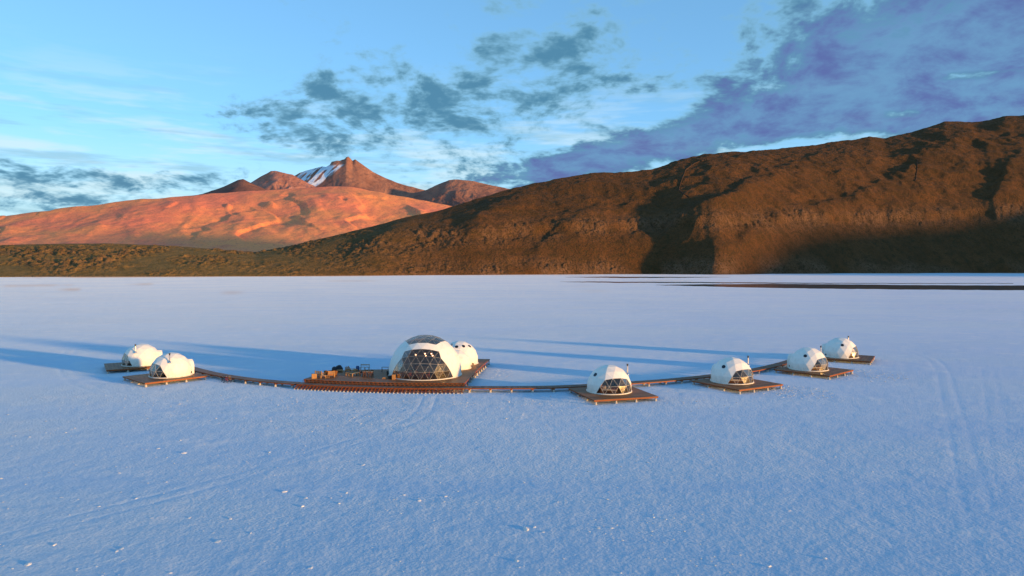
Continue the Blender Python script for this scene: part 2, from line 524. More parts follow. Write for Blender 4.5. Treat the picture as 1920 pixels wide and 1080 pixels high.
def hill_relief(X, Y, h, t, A, H):
    px = 960 + np.tan(np.clip(A, -1.3, 1.3)) * FPX
    env = np.clip(t / 0.22, 0, 1) * np.clip((1.12 - t) / 0.5, 0.10, 1)
    env = np.where(t > 1, 0.2, env) * np.clip(H / 260.0, 0.2, 1.5)
    q = (X * 0.83 - Y * 0.56); s = (X * 0.56 + Y * 0.83)
    q = q + 90 * fbm(X, Y, 420, 3, 5)
    spur = fbm(q, s * 0.28, 330, 2, 11, 0.45, ridged=True)
    d = 9 * spur * env
    py0 = HOR - (h - CAM_H) / Y * FPX
    for A_, wl, wr, pts in SPURS:
        best = np.full(X.shape, 1e9); side = np.zeros_like(X); along = np.zeros_like(X)
        for k, (a, b) in enumerate(zip(pts[:-1], pts[1:])):
            dx, dy = b[0] - a[0], b[1] - a[1]
            tt = np.clip(((px - a[0]) * dx + (py0 - a[1]) * dy) / (dx * dx + dy * dy), 0, 1)
            qx, qy = px - a[0] - tt * dx, py0 - a[1] - tt * dy
            dd = np.hypot(qx, qy); c = dd < best
            best = np.where(c, dd, best); side = np.where(c, qx, side); along = np.where(c, (k + tt) / (len(pts) - 1), along)
        wob = 1 + 0.35 * fbm(X, Y, 130, 2, 15)
        w = (wl + (wr - wl) * sstep(-14, 14, side)) * wob
        d = d + A_ * np.exp(-(best / w) ** 1.5) * np.sin(np.pi * np.clip(along, 0.0, 1.0)) ** 0.8 * np.where(Y > 0, 1, 0)
    d += 5 * fbm(X, Y, 150, 3, 21, 0.55, ridged=True) * env * np.clip(H / 200, 0.25, 1)
    d += (1.5 * np.clip(H / 160, 0.25, 1.2) * fbm(X, Y, 42, 3, 31, 0.62)) * np.clip(t / 0.04, 0, 1) * np.clip(env * 2 + 0.25, 0, 1.2)
    z = h + d
    zc = 100 + (px - 1000) * 0.085 + 8 * fbm(X, Y, 300, 2, 41)
    zc = np.clip(zc, 40, 185)
    k = z - zc
    cl = np.exp(-(k / 26.0) ** 2)
    z = z + 6 * np.tanh(k / 5.0) * np.exp(-(k / 34.0) ** 2) * np.clip(H / 150 - 0.4, 0, 1)
    rocky = np.clip(0.6 + 1.2 * fbm(X, Y, 120, 3, 51), 0, 1)
    foot = np.exp(-((z - 8) / 24.0) ** 2)
    rock = np.clip(cl * (0.1 + 0.75 * rocky) + foot * rocky * np.clip(H / 200.0, 0.15, 1.2), 0, 1) * np.where(t > 1, 0, 1)
    blocks = np.abs(fbm(X, Y, 24, 3, 61, 0.6))
    z = z + rock * (blocks - 0.22) * 10 * np.clip(t / 0.03, 0, 1) * np.clip((1.02 - t) / 0.1, 0, 1)
    z = np.where(t <= 0, -6, np.maximum(z, -2.0 + 0 * z))
    fade = np.clip(t / 0.012, 0, 1)
    z = -3 * (1 - fade) + z * fade
    return z, {'rock': rock, 'grass': sstep(900, 350, px)}


SALT_BUMP = 0.07
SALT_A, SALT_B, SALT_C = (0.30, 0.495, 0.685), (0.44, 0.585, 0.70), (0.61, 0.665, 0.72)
HILL_FRONT = lambda t: t * (1.32 - 0.32 * t)
az_hill = np.concatenate([np.linspace(R_(-52), azs(-30, 0, 2)[0], 50)[:-1], azs(-30, 1950, 1050), np.linspace(azs(0, 1950, 2)[1], R_(106), 150)[1:]])
hill, HG = land('hill', HILL_RIDGE, HILL_BASE, mat_rockhill(), az_hill, 210, hill_relief, HILL_FRONT, 0.75, 4)


def hill_z(px, py):
    """point of the hill that the photograph shows at px, py (marching outwards along the bearing)"""
    az, rb, rr, t, Z = HG
    a = math.atan((px - 960) / FPX); i = int(np.argmin(abs(az - a)))
    want = (HOR - py) / FPX * math.cos(a)
    for k in range(2, len(t)):
        r = rb[i] + (rr[i] - rb[i]) * t[k]
        if (Z[k, i] - CAM_H) / r >= want or t[k] >= 1.0:
            return Vector((r * math.sin(a), r * math.cos(a), Z[k, i]))


# --- the ochre slope behind it
def slope_relief(X, Y, h, t, A, H):
    env = np.clip(t / 0.1, 0, 1) * np.clip((1.15 - t) / 0.4, 0.15, 1) * np.where(t > 1, 0.3, 1)
    d = 60 * fbm(X, Y, 1900, 2, 71, 0.45) * env + 20 * fbm(X * 0.8 + Y * 0.6, Y * 0.35 - X * 0.3, 800, 3, 81, 0.5, ridged=True) * env
    d += (5 * fbm(X, Y, 160, 3, 91, 0.6) + 9 * np.clip(fbm(X + Y * 0.4, Y * 0.3, 420, 2, 95, 0.5, ridged=True) - 0.75, 0, 1) * 1.6) * env
    d += 26 * sstep(-0.03, 0.05, fbm(X + 0.5 * Y, Y * 0.45, 620, 3, 97, 0.5)) * env * sstep(-0.15, 0.25, fbm(X, Y, 1500, 2, 98))
    return np.where(t < 0, -6, h + d), {}


SLOPE_RIDGE = ridge_pts([(-900, 455, 6600), (-400, 438, 6800), (-150, 421, 6900), (0, 408, 7000), (100, 396, 7100), (200, 383, 7200), (265, 374, 7300), (300, 373, 7300), (380, 366, 7500), (470, 359, 7700), (560, 352, 7800),
    (620, 349, 7800), (660, 352, 7800), (700, 362, 7700), (740, 370, 7600), (790, 377, 7500), (840, 386, 7400), (900, 398, 7300), (1000, 420, 7200), (1200, 460, 7000)])
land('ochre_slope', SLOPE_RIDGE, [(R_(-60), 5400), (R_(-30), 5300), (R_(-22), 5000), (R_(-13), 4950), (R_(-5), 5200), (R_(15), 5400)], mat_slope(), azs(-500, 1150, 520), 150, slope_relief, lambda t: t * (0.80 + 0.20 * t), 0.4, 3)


# --- the volcano and its shoulders
def peak_relief(seed, snow=False, lam=500, amp=1.0):
    def rel(X, Y, h, t, A, H):
        env = np.clip((1.1 - t) / 0.5, 0.12, 1) * np.where(t > 1, 0.2, 1)
        az = A * 11000
        gul = fbm(az + 120 * fbm(X, Y, 700, 2, seed + 3), t * 700, lam, 3, seed, 0.5, ridged=True)
        d = amp * (46 * gul + 18 * fbm(X, Y, 260, 3, seed + 9, 0.6)) * env
        px = 960 + np.tan(A) * FPX
        streak = np.clip(0.5 + 1.1 * fbm(az, t * 300, 260, 3, seed + 20, 0.6), 0, 1)
        at_ = {'streak': streak, 'snow': np.zeros_like(t)}
        if snow:
            crest_y = 297 + np.clip(652 - px, 0, 200) * 0.66
            py0 = HOR - (h - CAM_H) / Y * FPX
            off = (py0 - crest_y) * 0.83          # below the crest line positive
            fade = sstep(662, 648, px) * sstep(540, 580, px)
            d = d + 75 * fade * np.where(off > 0, np.exp(-(off / 34.0) ** 2), np.exp(-(off / 7.0) ** 2)) * sstep(1.0, 0.93, t)
            zz = h + d
            py = HOR - (zz - CAM_H) / Y * FPX
            # the snow field lies left of the crest that runs down from the summit
            crest = 655 - (py - 303) * 1.55
            w = px + (py - 300) * 1.15
            sk = fbm(w, (px - py) * 0.12, 9, 3, 401, 0.65)
            edge = crest - px
            left = px - (582 - (py - 308) * 0.75)
            s = sstep(0, 4, edge) * sstep(-12, 8, left + 10 * sk) * sstep(306, 311, py) * sstep(352, 340, py + 5 * sk)
            s2 = sstep(0.10, 0.35, sk + 0.18) * sstep(545, 560, px) * sstep(0, 3, edge) * sstep(322, 330, py) * sstep(352, 345, py)
            at_['snow'] = np.clip(np.maximum(s * sstep(-0.42, -0.22, sk), s2 * 0.8), 0, 1) * (t < 1)
            # a hollow on the snow side
            d = d - 60 * np.exp(-((px - 600) / 35.0) ** 2) * np.exp(-((t - 0.7) / 0.2) ** 2)
        return h + d, at_
    return rel


M_DARK = mat_volcano('dark_cinder', (0.17, 0.085, 0.070), (0.23, 0.11, 0.085), (0.26, 0.125, 0.09))
M_RED = mat_volcano('red_ash', (0.34, 0.13, 0.095), (0.42, 0.18, 0.12), (0.50, 0.24, 0.19))
M_VOLC = mat_volcano('volcano_rock', (0.22, 0.105, 0.080), (0.30, 0.145, 0.105), (0.42, 0.20, 0.13))


def foot(p0, p1, Y):
    return [(math.atan((p - 960) / FPX), Y / math.cos(math.atan((p - 960) / FPX))) for p in (p0, p1)]


land('volcano', ridge_pts([(420, 374, 11200), (480, 362, 11200), (520, 347, 11200), (545, 334, 11200), (562, 324, 11200), (588, 316, 11200), (604, 312, 11200), (611, 313, 11200), (618, 309, 11200), (622, 303, 11200), (632, 301.5, 11200), (637, 303, 11200), (642, 300, 11200),
    (646, 300, 11200), (649, 295.5, 11200), (653, 294, 11200), (658, 299, 11200), (661, 302, 11200), (666, 299.5, 11200), (671, 303, 11200), (684, 312, 11200), (700, 323, 11200), (722, 334, 11200), (745, 343, 11200), (765, 349, 11200), (772, 350, 11200), (790, 355, 11200), (830, 365, 11200), (900, 378, 11200), (1020, 405, 11200)]),
    foot(420, 1020, 8300), M_VOLC, azs(420, 1020, 640), 150, peak_relief(101, True, 420, 0.5), lambda t: 0.30 + 0.70 * t ** 1.25, 0.5, 0, cone=110)
land('red_peak', ridge_pts([(400, 372, 10300), (440, 360, 10300), (470, 343, 10300), (492, 330, 10300), (508, 321, 10300), (516, 320, 10300), (530, 324, 10300), (548, 328, 10300), (562, 336, 10300), (590, 350, 10300), (640, 368, 10300)]),
    foot(400, 640, 8300), M_RED, azs(400, 640, 260), 110, peak_relief(202, False, 300, 0.7), lambda t: 0.45 + 0.55 * t ** 1.2, 0.5, 1, cone=80)
land('cinder_cone', ridge_pts([(320, 374, 9400), (380, 364, 9400), (420, 350, 9400), (446, 338, 9400), (456, 336, 9400), (470, 343, 9400), (492, 353, 9400), (530, 362, 9400), (580, 370, 9400)]),
    foot(320, 580, 8000), M_DARK, azs(320, 580, 240), 90, peak_relief(303, False, 400, 0.4), lambda t: 0.6 + 0.4 * t, 0.5, 1, cone=80)
land('lava_dome', ridge_pts([(700, 385, 10200), (760, 366, 10200), (800, 357, 10200), (822, 346, 10200), (842, 337.5, 10200), (858, 336.5, 10200), (880, 339, 10200), (920, 347, 10200), (955, 355, 10200), (1010, 368, 10200), (1080, 385, 10200)]),
    foot(700, 1080, 8200), M_VOLC, azs(700, 1080, 320), 110, peak_relief(404, False, 420, 0.7), lambda t: 0.5 + 0.5 * t ** 1.3, 0.5, 1, cone=80)

# ------------------------------------------------------------------ the salt flat
TRACKS = [  # wheel ruts: photograph points on the flat, half gauge in metres, rut half width
    ([(-80, 1030), (60, 995), (330, 925), (500, 877), (640, 835), (745, 800), (790, 775), (806, 742)], 0.85, 0.20, 0.9),
    ([(1940, 1180), (1880, 1075), (1840, 970), (1815, 880), (1795, 800), (1778, 740), (1768, 700), (1750, 676), (1700, 655)], 0.85, 0.24, 0.7),
    ([(1960, 1090), (1905, 960), (1880, 860), (1868, 790), (1858, 730), (1850, 690)], 0.8, 0.2, 0.35),
    ([(150, 640), (128, 662), (122, 690), (150, 720), (230, 742), (330, 752), (480, 748), (600, 748)], 0.85, 0.22, 0.8),
    ([(-60, 668), (80, 660), (150, 640), (230, 622)], 0.85, 0.25, 0.8),
    ([(950, 668), (1010, 660), (1090, 664), (1180, 668), (1330, 655)], 0.85, 0.25, 0.9),
    ([(940, 655), (1040, 640), (1160, 642), (1300, 640)], 0.85, 0.25, 0.7),
    ([(1500, 905), (1600, 960), (1700, 1020), (1790, 1085)], 0.8, 0.3, 0.5),
]
ROUGH = [((1610, 702), 7.0, 1.0), ((1250, 745), 5.0, 0.8), ((1490, 735), 5.0, 0.8), ((900, 700), 6.0, 0.7), ((1420, 690), 5, 0.7), ((680, 760), 14, 0.5), ((1000, 745), 12, 0.4), ((260, 765), 20, 0.35)]


def seg_dist(X, Y, pts):
    best = np.full(X.shape, 1e9); 
    for (a, b) in zip(pts[:-1], pts[1:]):
        dx, dy = b[0] - a[0], b[1] - a[1]
        L2 = dx * dx + dy * dy
        t = np.clip(((X - a[0]) * dx + (Y - a[1]) * dy) / L2, 0, 1)
        q = np.hypot(X - a[0] - t * dx, Y - a[1] - t * dy)
        if a is pts[0]: q = np.where(t <= 0, 1e9, q)
        if b is pts[-1]: q = np.where(t >= 1, 1e9, q)
        best = np.minimum(best, q)
    return best


def curve_pts(pts, n=8):
    """Catmull-Rom through the points"""
    P = [Vector(p) for p in pts]
    P = [2 * P[0] - P[1]] + P + [2 * P[-1] - P[-2]]
    out = []
    for i in range(1, len(P) - 2):
        for k in range(n):
            t = k / n
            a, b, c, d = P[i - 1], P[i], P[i + 1], P[i + 2]
            out.append(0.5 * (2 * b + (c - a) * t + (2 * a - 5 * b + 4 * c - d) * t * t + (3 * b - a - 3 * c + d) * t ** 3))
    out.append(P[-2])
    return out


def salt_flat():
    az = np.concatenate([np.linspace(R_(-180), R_(-42), 40)[:-1], np.linspace(R_(-42), R_(42), 900), np.linspace(R_(42), R_(180), 40)[1:]])
    rows = np.linspace(1110, 575, 330)
    r = np.concatenate([[0.3, 6, 14, 22, 28], CAM_H * FPX / (rows - HOR), np.geomspace(310, 45000, 46)])
    Rr, A = np.meshgrid(r, az, indexing='ij')
    X, Y = Rr * np.sin(A), Rr * np.cos(A)
    near = (Rr < 320) & (np.abs(A) < R_(43))
    track = np.zeros_like(X)
    for pts, g, w, s in TRACKS:
        P = [(p.x, p.y) for p in curve_pts([at(*q) for q in pts], 5)]
        d = seg_dist(X, Y, P)
        wob = 0.10 * perlin(X / 3.0, Y / 3.0, 7)
        tr = np.exp(-((np.abs(d - g) + wob) / (w * (1 + Rr / 160))) ** 2) * s * (0.55 + 0.6 * np.clip(perlin(X / 9, Y / 9, 8) + 0.4, 0, 1))
        track = np.maximum(track, tr)
    track *= near
    rough = np.zeros_like(X)
    for q, rad, s in ROUGH:
        c = at(*q)
        rough = np.maximum(rough, s * np.exp(-(((X - c.x) ** 2 + (Y - c.y) ** 2) / rad ** 2)))
    Z = np.zeros_like(X)
    for lam, amp, seed in ((2.6, 0.014, 1), (1.2, 0.012, 2), (0.55, 0.010, 3)):
        ok = np.clip((lam / 2.2) / np.maximum(Rr ** 2 / (CAM_H * 800), 0.05), 0, 1.0)
        Z += amp * perlin(X / lam, Y / lam, seed) * np.where(ok > 0.6, 1, ok * ok * 2.7)
    Z += 0.035 * perlin(X / 16, Y / 16, 4) * np.clip(1 - Rr / 900, 0, 1)
    Z = Z * (1 + rough) - 0.005 * track
    Z = np.where(near, Z, 0)
    # brown earth washed out along the foot of the hill
    rb = np.interp(A, HG[0], HG[1])
    g = rb - Rr
    n = fbm(X / 6, Y, 60, 3, 9)
    dirt = sstep(90, 0, g + 90 * n) * (g > -80)
    n2 = fbm(X / 12, Y, 26, 3, 10)
    dirt = np.maximum(dirt, 0.55 * sstep(0.42, 0.8, n2) * sstep(1100, 560, Rr) * sstep(420, 520, Rr))
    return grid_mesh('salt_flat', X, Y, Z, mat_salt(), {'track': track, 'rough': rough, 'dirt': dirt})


salt_flat()


# --- shallow brine lying on the far flat
def mat_brine():
    m, T, b = principled('brine', (0.10, 0.085, 0.085), 0.12, 0.5)
    b.inputs['IOR'].default_value = 1.33
    pos = T.node('ShaderNodeNewGeometry').outputs['Position']
    bump(T, b, T.noise(T.vmath('MULTIPLY', pos, (0.3, 1, 1)), 1.5, 4, 0.6), 0.02, 0.3)
    return m


M_BRINE = mat_brine()


def brine(name, pts, seed):
    """a flat pool outlined by photograph points (left to right: far edge y, near edge y)"""
    rnd = random.Random(seed)
    top, bot = [], []
    n = 120
    px = np.linspace(pts[0][0], pts[-1][0], n)
    ft = np.interp(px, [p[0] for p in pts], [p[1] for p in pts]); fb = np.interp(px, [p[0] for p in pts], [p[2] for p in pts])
    vs = []; fs = []
    for i in range(n):
        w = 0.55 * perlin(np.array([px[i] / 37.0]), np.array([seed * 3.1]), seed)[0] + 0.3 * perlin(np.array([px[i] / 9.0]), np.array([seed * 1.7]), seed + 1)[0]
        a, b = ft[i] + 0.7 * w, fb[i] + w
        if b - a < 0.12: b = a + 0.12
        vs += [tuple(at(px[i], a, 0.02)), tuple(at(px[i], b, 0.02))]
    for i in range(n - 1):
        fs.append((2 * i, 2 * i + 1, 2 * i + 3, 2 * i + 2))
    o = mesh_obj(name, vs, fs, M_BRINE)
    o['kind'] = 'structure'
    return o


brine('brine_pool', [(1230, 534.3, 534.6), (1320, 533.0, 537.0), (1450, 532.2, 540.0), (1600, 533.4, 541.8), (1750, 534.8, 543.2), (1960, 535.4, 544.6), (2300, 536.0, 546.0)], 1)
brine('brine_streak', [(1050, 528.2, 528.4), (1120, 527.8, 529.8), (1250, 528.6, 530.4), (1420, 529.6, 531.4), (1600, 530.6, 531.6), (1900, 531.0, 531.8)], 2)
brine('brine_streak', [(1060, 519.5, 519.7), (1150, 518.6, 521.2), (1290, 519.4, 520.8), (1370, 519.6, 519.8)], 3)

# ------------------------------------------------------------------ camp materials
def mat_wood(name, c1, c2, c3, rough=0.6, stretch=(1, 1, 1)):
    m, T, b = principled(name, rough=rough, spec=0.3)
    g = T.node('ShaderNodeNewGeometry')
    rnd = g.outputs['Random Per Island']
    pos = T.node('ShaderNodeTexCoord').outputs['Object']
    n = T.noise(T.vmath('MULTIPLY', pos, stretch), 4.0, 4, 0.6)
    c = T.ramp(rnd, [(0.0, c1), (0.45, c2), (1.0, c3)])
    c = T.mix(T.smooth(n, 0.4, 0.7, 0, 0.45), c, tuple(0.6 * q for q in c1))
    T.put(b.inputs['Base Color'], c)
    return m


def mat_plain(name, color, rough=0.6, spec=0.4, metal=0.0, var=0.25, scale=3.0):
    m, T, b = principled(name, color, rough, spec, metal)
    pos = T.node('ShaderNodeTexCoord').outputs['Object']
    n = T.noise(pos, scale, 3, 0.6)
    T.put(b.inputs['Base Color'], T.mix(T.smooth(n, 0.35, 0.7), color, tuple(q * (1 - var) for q in color)))
    return m


def mat_fabric():
    m, T, b = principled('white_membrane', rough=0.55, spec=0.35)
    pos = T.node('ShaderNodeTexCoord').outputs['Object']
    n = T.noise(T.vmath('MULTIPLY', pos, (1, 1, 0.35)), 1.8, 4, 0.6)
    c = T.mix(T.smooth(n, 0.45, 0.75), (0.80, 0.78, 0.72), (0.71, 0.69, 0.64))
    low = T.math('MULTIPLY', T.smooth(T.sep(pos)[2], 0.9, 0.0), T.smooth(T.noise(pos, 3.5, 4, 0.65), 0.38, 0.62))
    T.put(b.inputs['Base Color'], T.mix(T.math('MULTIPLY', low, 0.45), c, (0.52, 0.46, 0.38)))
    bump(T, b, T.noise(pos, 2.2, 3, 0.5), 0.03, 0.35)
    return m


def mat_film():
    """clear window film: see-through with a mirror sheen"""
    m = bpy.data.materials.new('window_film'); m.use_nodes = True
    T = NT(m.node_tree)
    T.n.remove(T.n['Principled BSDF'])
    out = T.n['Material Output']
    tr = T.node('ShaderNodeBsdfTransparent'); tr.inputs[0].default_value = (0.84, 0.81, 0.77, 1)
    gl = T.node('ShaderNodeBsdfGlossy'); gl.inputs['Roughness'].default_value = 0.20
    gl.inputs[0].default_value = (0.9, 0.9, 0.9, 1)
    fr = T.node('ShaderNodeFresnel'); fr.inputs[0].default_value = 1.45
    pos = T.node('ShaderNodeTexCoord').outputs['Object']
    bp = T.node('ShaderNodeBump'); bp.inputs['Distance'].default_value = 0.06; bp.inputs['Strength'].default_value = 0.5
    T.put(bp.inputs['Height'], T.noise(pos, 1.3, 2, 0.5))
    T.put(gl.inputs['Normal'], bp.outputs[0]); T.put(fr.inputs['Normal'], bp.outputs[0])
    mx = T.node('ShaderNodeMixShader')
    T.put(mx.inputs[0], T.math('MULTIPLY_ADD', fr.outputs[0], 0.55, 0.02, clamp=True))
    T.put(mx.inputs[1], tr.outputs[0]); T.put(mx.inputs[2], gl.outputs[0])
    T.put(out.inputs[0], mx.outputs[0])
    return m


M_DECK = mat_wood('deck_plank', (0.150, 0.058, 0.022), (0.230, 0.094, 0.035), (0.340, 0.158, 0.062), 0.55, (0.3, 3, 1))
M_WALK = mat_wood('walk_plank', (0.105, 0.050, 0.026), (0.170, 0.080, 0.040), (0.260, 0.135, 0.068), 0.55, (3, 3, 1))
M_BEAM = mat_wood('red_beam', (0.19, 0.046, 0.011), (0.26, 0.064, 0.014), (0.33, 0.095, 0.023), 0.55)
M_PINE = mat_wood('pine_wood', (0.40, 0.19, 0.065), (0.48, 0.245, 0.09), (0.55, 0.30, 0.12), 0.6)
M_DARKWOOD = mat_wood('dark_wood', (0.10, 0.042, 0.024), (0.14, 0.06, 0.03), (0.17, 0.075, 0.04), 0.5)
M_CONC = mat_plain('concrete_pier', (0.56, 0.50, 0.42), 0.9, 0.1, 0, 0.3, 8)
M_FABRIC = mat_fabric()
M_LINING = mat_plain('dome_lining', (0.58, 0.51, 0.45), 0.9, 0.1)
M_FILM = mat_film()
M_STRUT = mat_plain('cream_strut', (0.72, 0.66, 0.55), 0.45, 0.4)
M_STEEL = mat_plain('flue_steel', (0.62, 0.60, 0.58), 0.28, 0.5, 1.0, 0.2)
M_BLACK = mat_plain('black_paint', (0.012, 0.013, 0.018), 0.45, 0.4)
M_BLUEBLK = mat_plain('porthole_glass', (0.012, 0.014, 0.026), 0.15, 0.6)
M_WHITE = mat_plain('white_linen', (0.78, 0.75, 0.70), 0.85, 0.1)
M_GREYC = mat_plain('grey_cushion', (0.36, 0.34, 0.34), 0.9, 0.1)
M_PALE = mat_plain('pale_timber', (0.46, 0.40, 0.36), 0.8, 0.2)
M_RUST = mat_plain('rust_blanket', (0.36, 0.11, 0.06), 0.9, 0.1)
M_WICKER = mat_plain('brown_wicker', (0.20, 0.085, 0.032), 0.7, 0.2, 0, 0.4, 14)
M_BLUE = mat_plain('blue_barrel', (0.03, 0.09, 0.24), 0.4, 0.5)
M_RUBBER = mat_plain('black_rubber', (0.012, 0.012, 0.013), 0.8, 0.2)
M_REDP = mat_plain('red_paint', (0.38, 0.018, 0.022), 0.35, 0.5)
M_YELP = mat_plain('ochre_paint', (0.48, 0.23, 0.03), 0.35, 0.5)
M_SALTL = mat_plain('salt_lump', (0.78, 0.76, 0.74), 0.8, 0.2, 0, 0.15, 6)

DECK_Z = 0.62
MAIN_Z = 1.0

# ------------------------------------------------------------------ decks
_foot_mesh = {}
def foot_mesh(h):
    """cast concrete pier, a truncated cone on a pad, with a stub of post up to the beams"""
    k = round(h, 2)
    if k not in _foot_mesh:
        _foot_mesh[k] = MB().lathe([(0.19, -0.05), (0.19, 0.05), (0.10, h), (0.09, h + 0.02)], 10).mesh('foot')
        _foot_mesh[k].materials.append(M_CONC)
    return _foot_mesh[k]


def copy_at(name, me, loc, parent, rz=0.0, mat=None):
    o = link(name, me, mat, parent); o.location = loc; o.rotation_euler = (0, 0, rz)
    return o


def plank_rows(poly, ang, w, z0, z1, gap=0.010, cut=(2.6, 5.2), seed=1):
    """boards that fill a level polygon, running along the bearing ang (radians)"""
    rnd = random.Random(seed)
    c, s = math.cos(ang), math.sin(ang)
    P = [(x * c + y * s, -x * s + y * c) for x, y in poly]
    y0, y1 = min(p[1] for p in P), max(p[1] for p in P)
    mb = MB(); y = y0
    def cross(yy):
        xs = []
        for (a, b) in zip(P, P[1:] + P[:1]):
            if (a[1] <= yy) != (b[1] <= yy):
                xs.append(a[0] + (yy - a[1]) / (b[1] - a[1]) * (b[0] - a[0]))
        return sorted(xs)
    while y < y1 - 0.02:
        ye = min(y + w - gap, y1)
        X0, X1 = cross(y + 0.002), cross(ye - 0.002)
        if len(X0) != len(X1): X0 = X1 = cross((y + ye) / 2)
        for k in range(0, len(X0) - 1, 2):
            a0, b0, a1, b1 = X0[k], X0[k + 1], X1[k], X1[k + 1]
            L = max(b0, b1) - min(a0, a1)
            cuts = [0.0]; p = rnd.uniform(0.5, cut[1])
            while p < L - 0.8:
                cuts.append(p / L); p += rnd.uniform(*cut)
            cuts.append(1.0)
            for u, v in zip(cuts[:-1], cuts[1:]):
                dz = rnd.uniform(-0.004, 0.004); e = 0.004 / max(L, 1)
                q = [(a0 + (b0 - a0) * (u + e), y), (a0 + (b0 - a0) * (v - e), y), (a1 + (b1 - a1) * (v - e), ye), (a1 + (b1 - a1) * (u + e), ye)]
                q = [(x * c - yy * s, x * s + yy * c) for x, yy in q]
                mb.add([(x, yy, z0) for x, yy in q] + [(x, yy, z1 + dz) for x, yy in q],
                       [(3, 2, 1, 0), (4, 5, 6, 7), (0, 1, 5, 4), (1, 2, 6, 5), (2, 3, 7, 6), (3, 0, 4, 7)])
        y += w
    return mb


def deck(centre, phi, label, seed, size=8.8):
    root = empty('dome_deck', (centre[0], centre[1], 0), R_(phi))
    tag(root, label, 'deck', 'square decks carrying the sleeping domes')
    h = size / 2
    o = plank_rows([(-h, -h), (h, -h), (h, h), (-h, h)], 0, 0.145, DECK_Z - 0.035, DECK_Z, seed=seed).build('planks', M_DECK, root)
    o['kind'] = 'stuff'
    z0, z1 = DECK_Z - 0.21, DECK_Z - 0.04
    MB().box(-h + .03, h - .03, -h + .03, -h + .08, z0, z1).build('fascia', M_BEAM, root)
    MB().box(-h + .03, h - .03, h - .08, h - .03, z0, z1).build('fascia', M_BEAM, root)
    MB().box(-h + .03, -h + .08, -h + .085, h - .085, z0, z1).build('fascia', M_BEAM, root)
    MB().box(h - .08, h - .03, -h + .085, h - .085, z0, z1).build('fascia', M_BEAM, root)
    n = 4
    for i in range(n):
        x = -h + 0.30 + (size - 0.60) * i / (n - 1)
        MB().box(x - .05, x + .05, -h + .10, h - .10, z0 - 0.05, z1 - 0.005).build('joist', M_BEAM, root)
        for j in range(n):
            y = -h + 0.22 + (size - 0.44) * j / (n - 1)
            copy_at('foot', foot_mesh(DECK_Z - 0.28), (x, y, 0), root)
    return root


# ------------------------------------------------------------------ geodesic domes
def geodesic(n):
    """icosahedron with a vertex on top, every face cut into n*n triangles, pushed out to the unit sphere"""
    zt = 1 / math.sqrt(5); rt = 2 / math.sqrt(5)
    V = [Vector((0, 0, 1))] + [Vector((rt * math.cos(R_(72 * k)), rt * math.sin(R_(72 * k)), zt)) for k in range(5)] + \
        [Vector((rt * math.cos(R_(72 * k + 36)), rt * math.sin(R_(72 * k + 36)), -zt)) for k in range(5)] + [Vector((0, 0, -1))]
    F = []
    for k in range(5):
        j = (k + 1) % 5
        F += [(0, 1 + k, 1 + j), (1 + k, 6 + k, 1 + j), (1 + j, 6 + k, 6 + j), (6 + k, 11, 6 + j)]
    vs, ix, fs = [], {}, []
    def idx(p):
        p = p.normalized(); k = (round(p.x, 4), round(p.y, 4), round(p.z, 4))
        if k not in ix: ix[k] = len(vs); vs.append(p)
        return ix[k]
    for a, b, c in F:
        A, B, C = V[a], V[b], V[c]
        g = {(i, j): idx(A + (B - A) * (i / n) + (C - A) * (j / n)) for i in range(n + 1) for j in range(n + 1 - i)}
        for i in range(n):
            for j in range(n - i):
                fs.append((g[i, j], g[i + 1, j], g[i, j + 1]))
                if i + j < n - 1: fs.append((g[i + 1, j], g[i + 1, j + 1], g[i, j + 1]))
    return vs, fs


def dome_shell(n, zcut):
    """unit shell cut off at a ring, its foot level; one foot edge centred on -Y (the window side)"""
    vs, fs = geodesic(n)
    keep = [f for f in fs if sum(vs[i].z for i in f) / 3 > zcut]
    cnt = {}
    for f in keep:
        for a, b in ((0, 1), (1, 2), (2, 0)):
            k = tuple(sorted((f[a], f[b]))); cnt[k] = cnt.get(k, 0) + 1
    rim = sorted({i for k, c in cnt.items() if c == 1 for i in k})
    zb = sum(vs[i].z for i in rim) / len(rim)
    rho = math.sqrt(1 - zb * zb)
    for i in rim:
        p = vs[i]; q = Vector((p.x, p.y, 0)).normalized() * rho
        vs[i] = Vector((q.x, q.y, zb))
    e = next(k for k, c in cnt.items() if c == 1)
    m = (vs[e[0]] + vs[e[1]]) / 2
    rot = Matrix.Rotation(-math.pi / 2 - math.atan2(m.y, m.x), 3, 'Z')
    vs = [rot @ v for v in vs]
    used = sorted({i for f in keep for i in f}); mp = {o: k for k, o in enumerate(used)}
    vs = [vs[i] for i in used]; keep = [tuple(mp[i] for i in f) for f in keep]
    keep = [f if (vs[f[1]] - vs[f[0]]).cross(vs[f[2]] - vs[f[0]]).dot(vs[f[0]]) > 0 else f[::-1] for f in keep]
    return [Vector((v.x, v.y, v.z - zb)) for v in vs], keep, zb, rho


def levels(vs, fs):
    """how many rings of triangles each point stands above the foot"""
    nb = [set() for _ in vs]
    for f in fs:
        for a in f:
            nb[a] |= set(f)
    lev = {i: 0 for i, v in enumerate(vs) if v.z < 1e-5}
    cur = list(lev)
    while cur:
        nxt = []
        for i in cur:
            for j in nb[i]:
                if j not in lev: lev[j] = lev[i] + 1; nxt.append(j)
        cur = nxt
    return lev


SHELLS = {n: dome_shell(n, z) for n, z in ((3, -0.18), (5, -0.10))}


def rel_az(c): return math.degrees(math.atan2(c.x, -c.y))


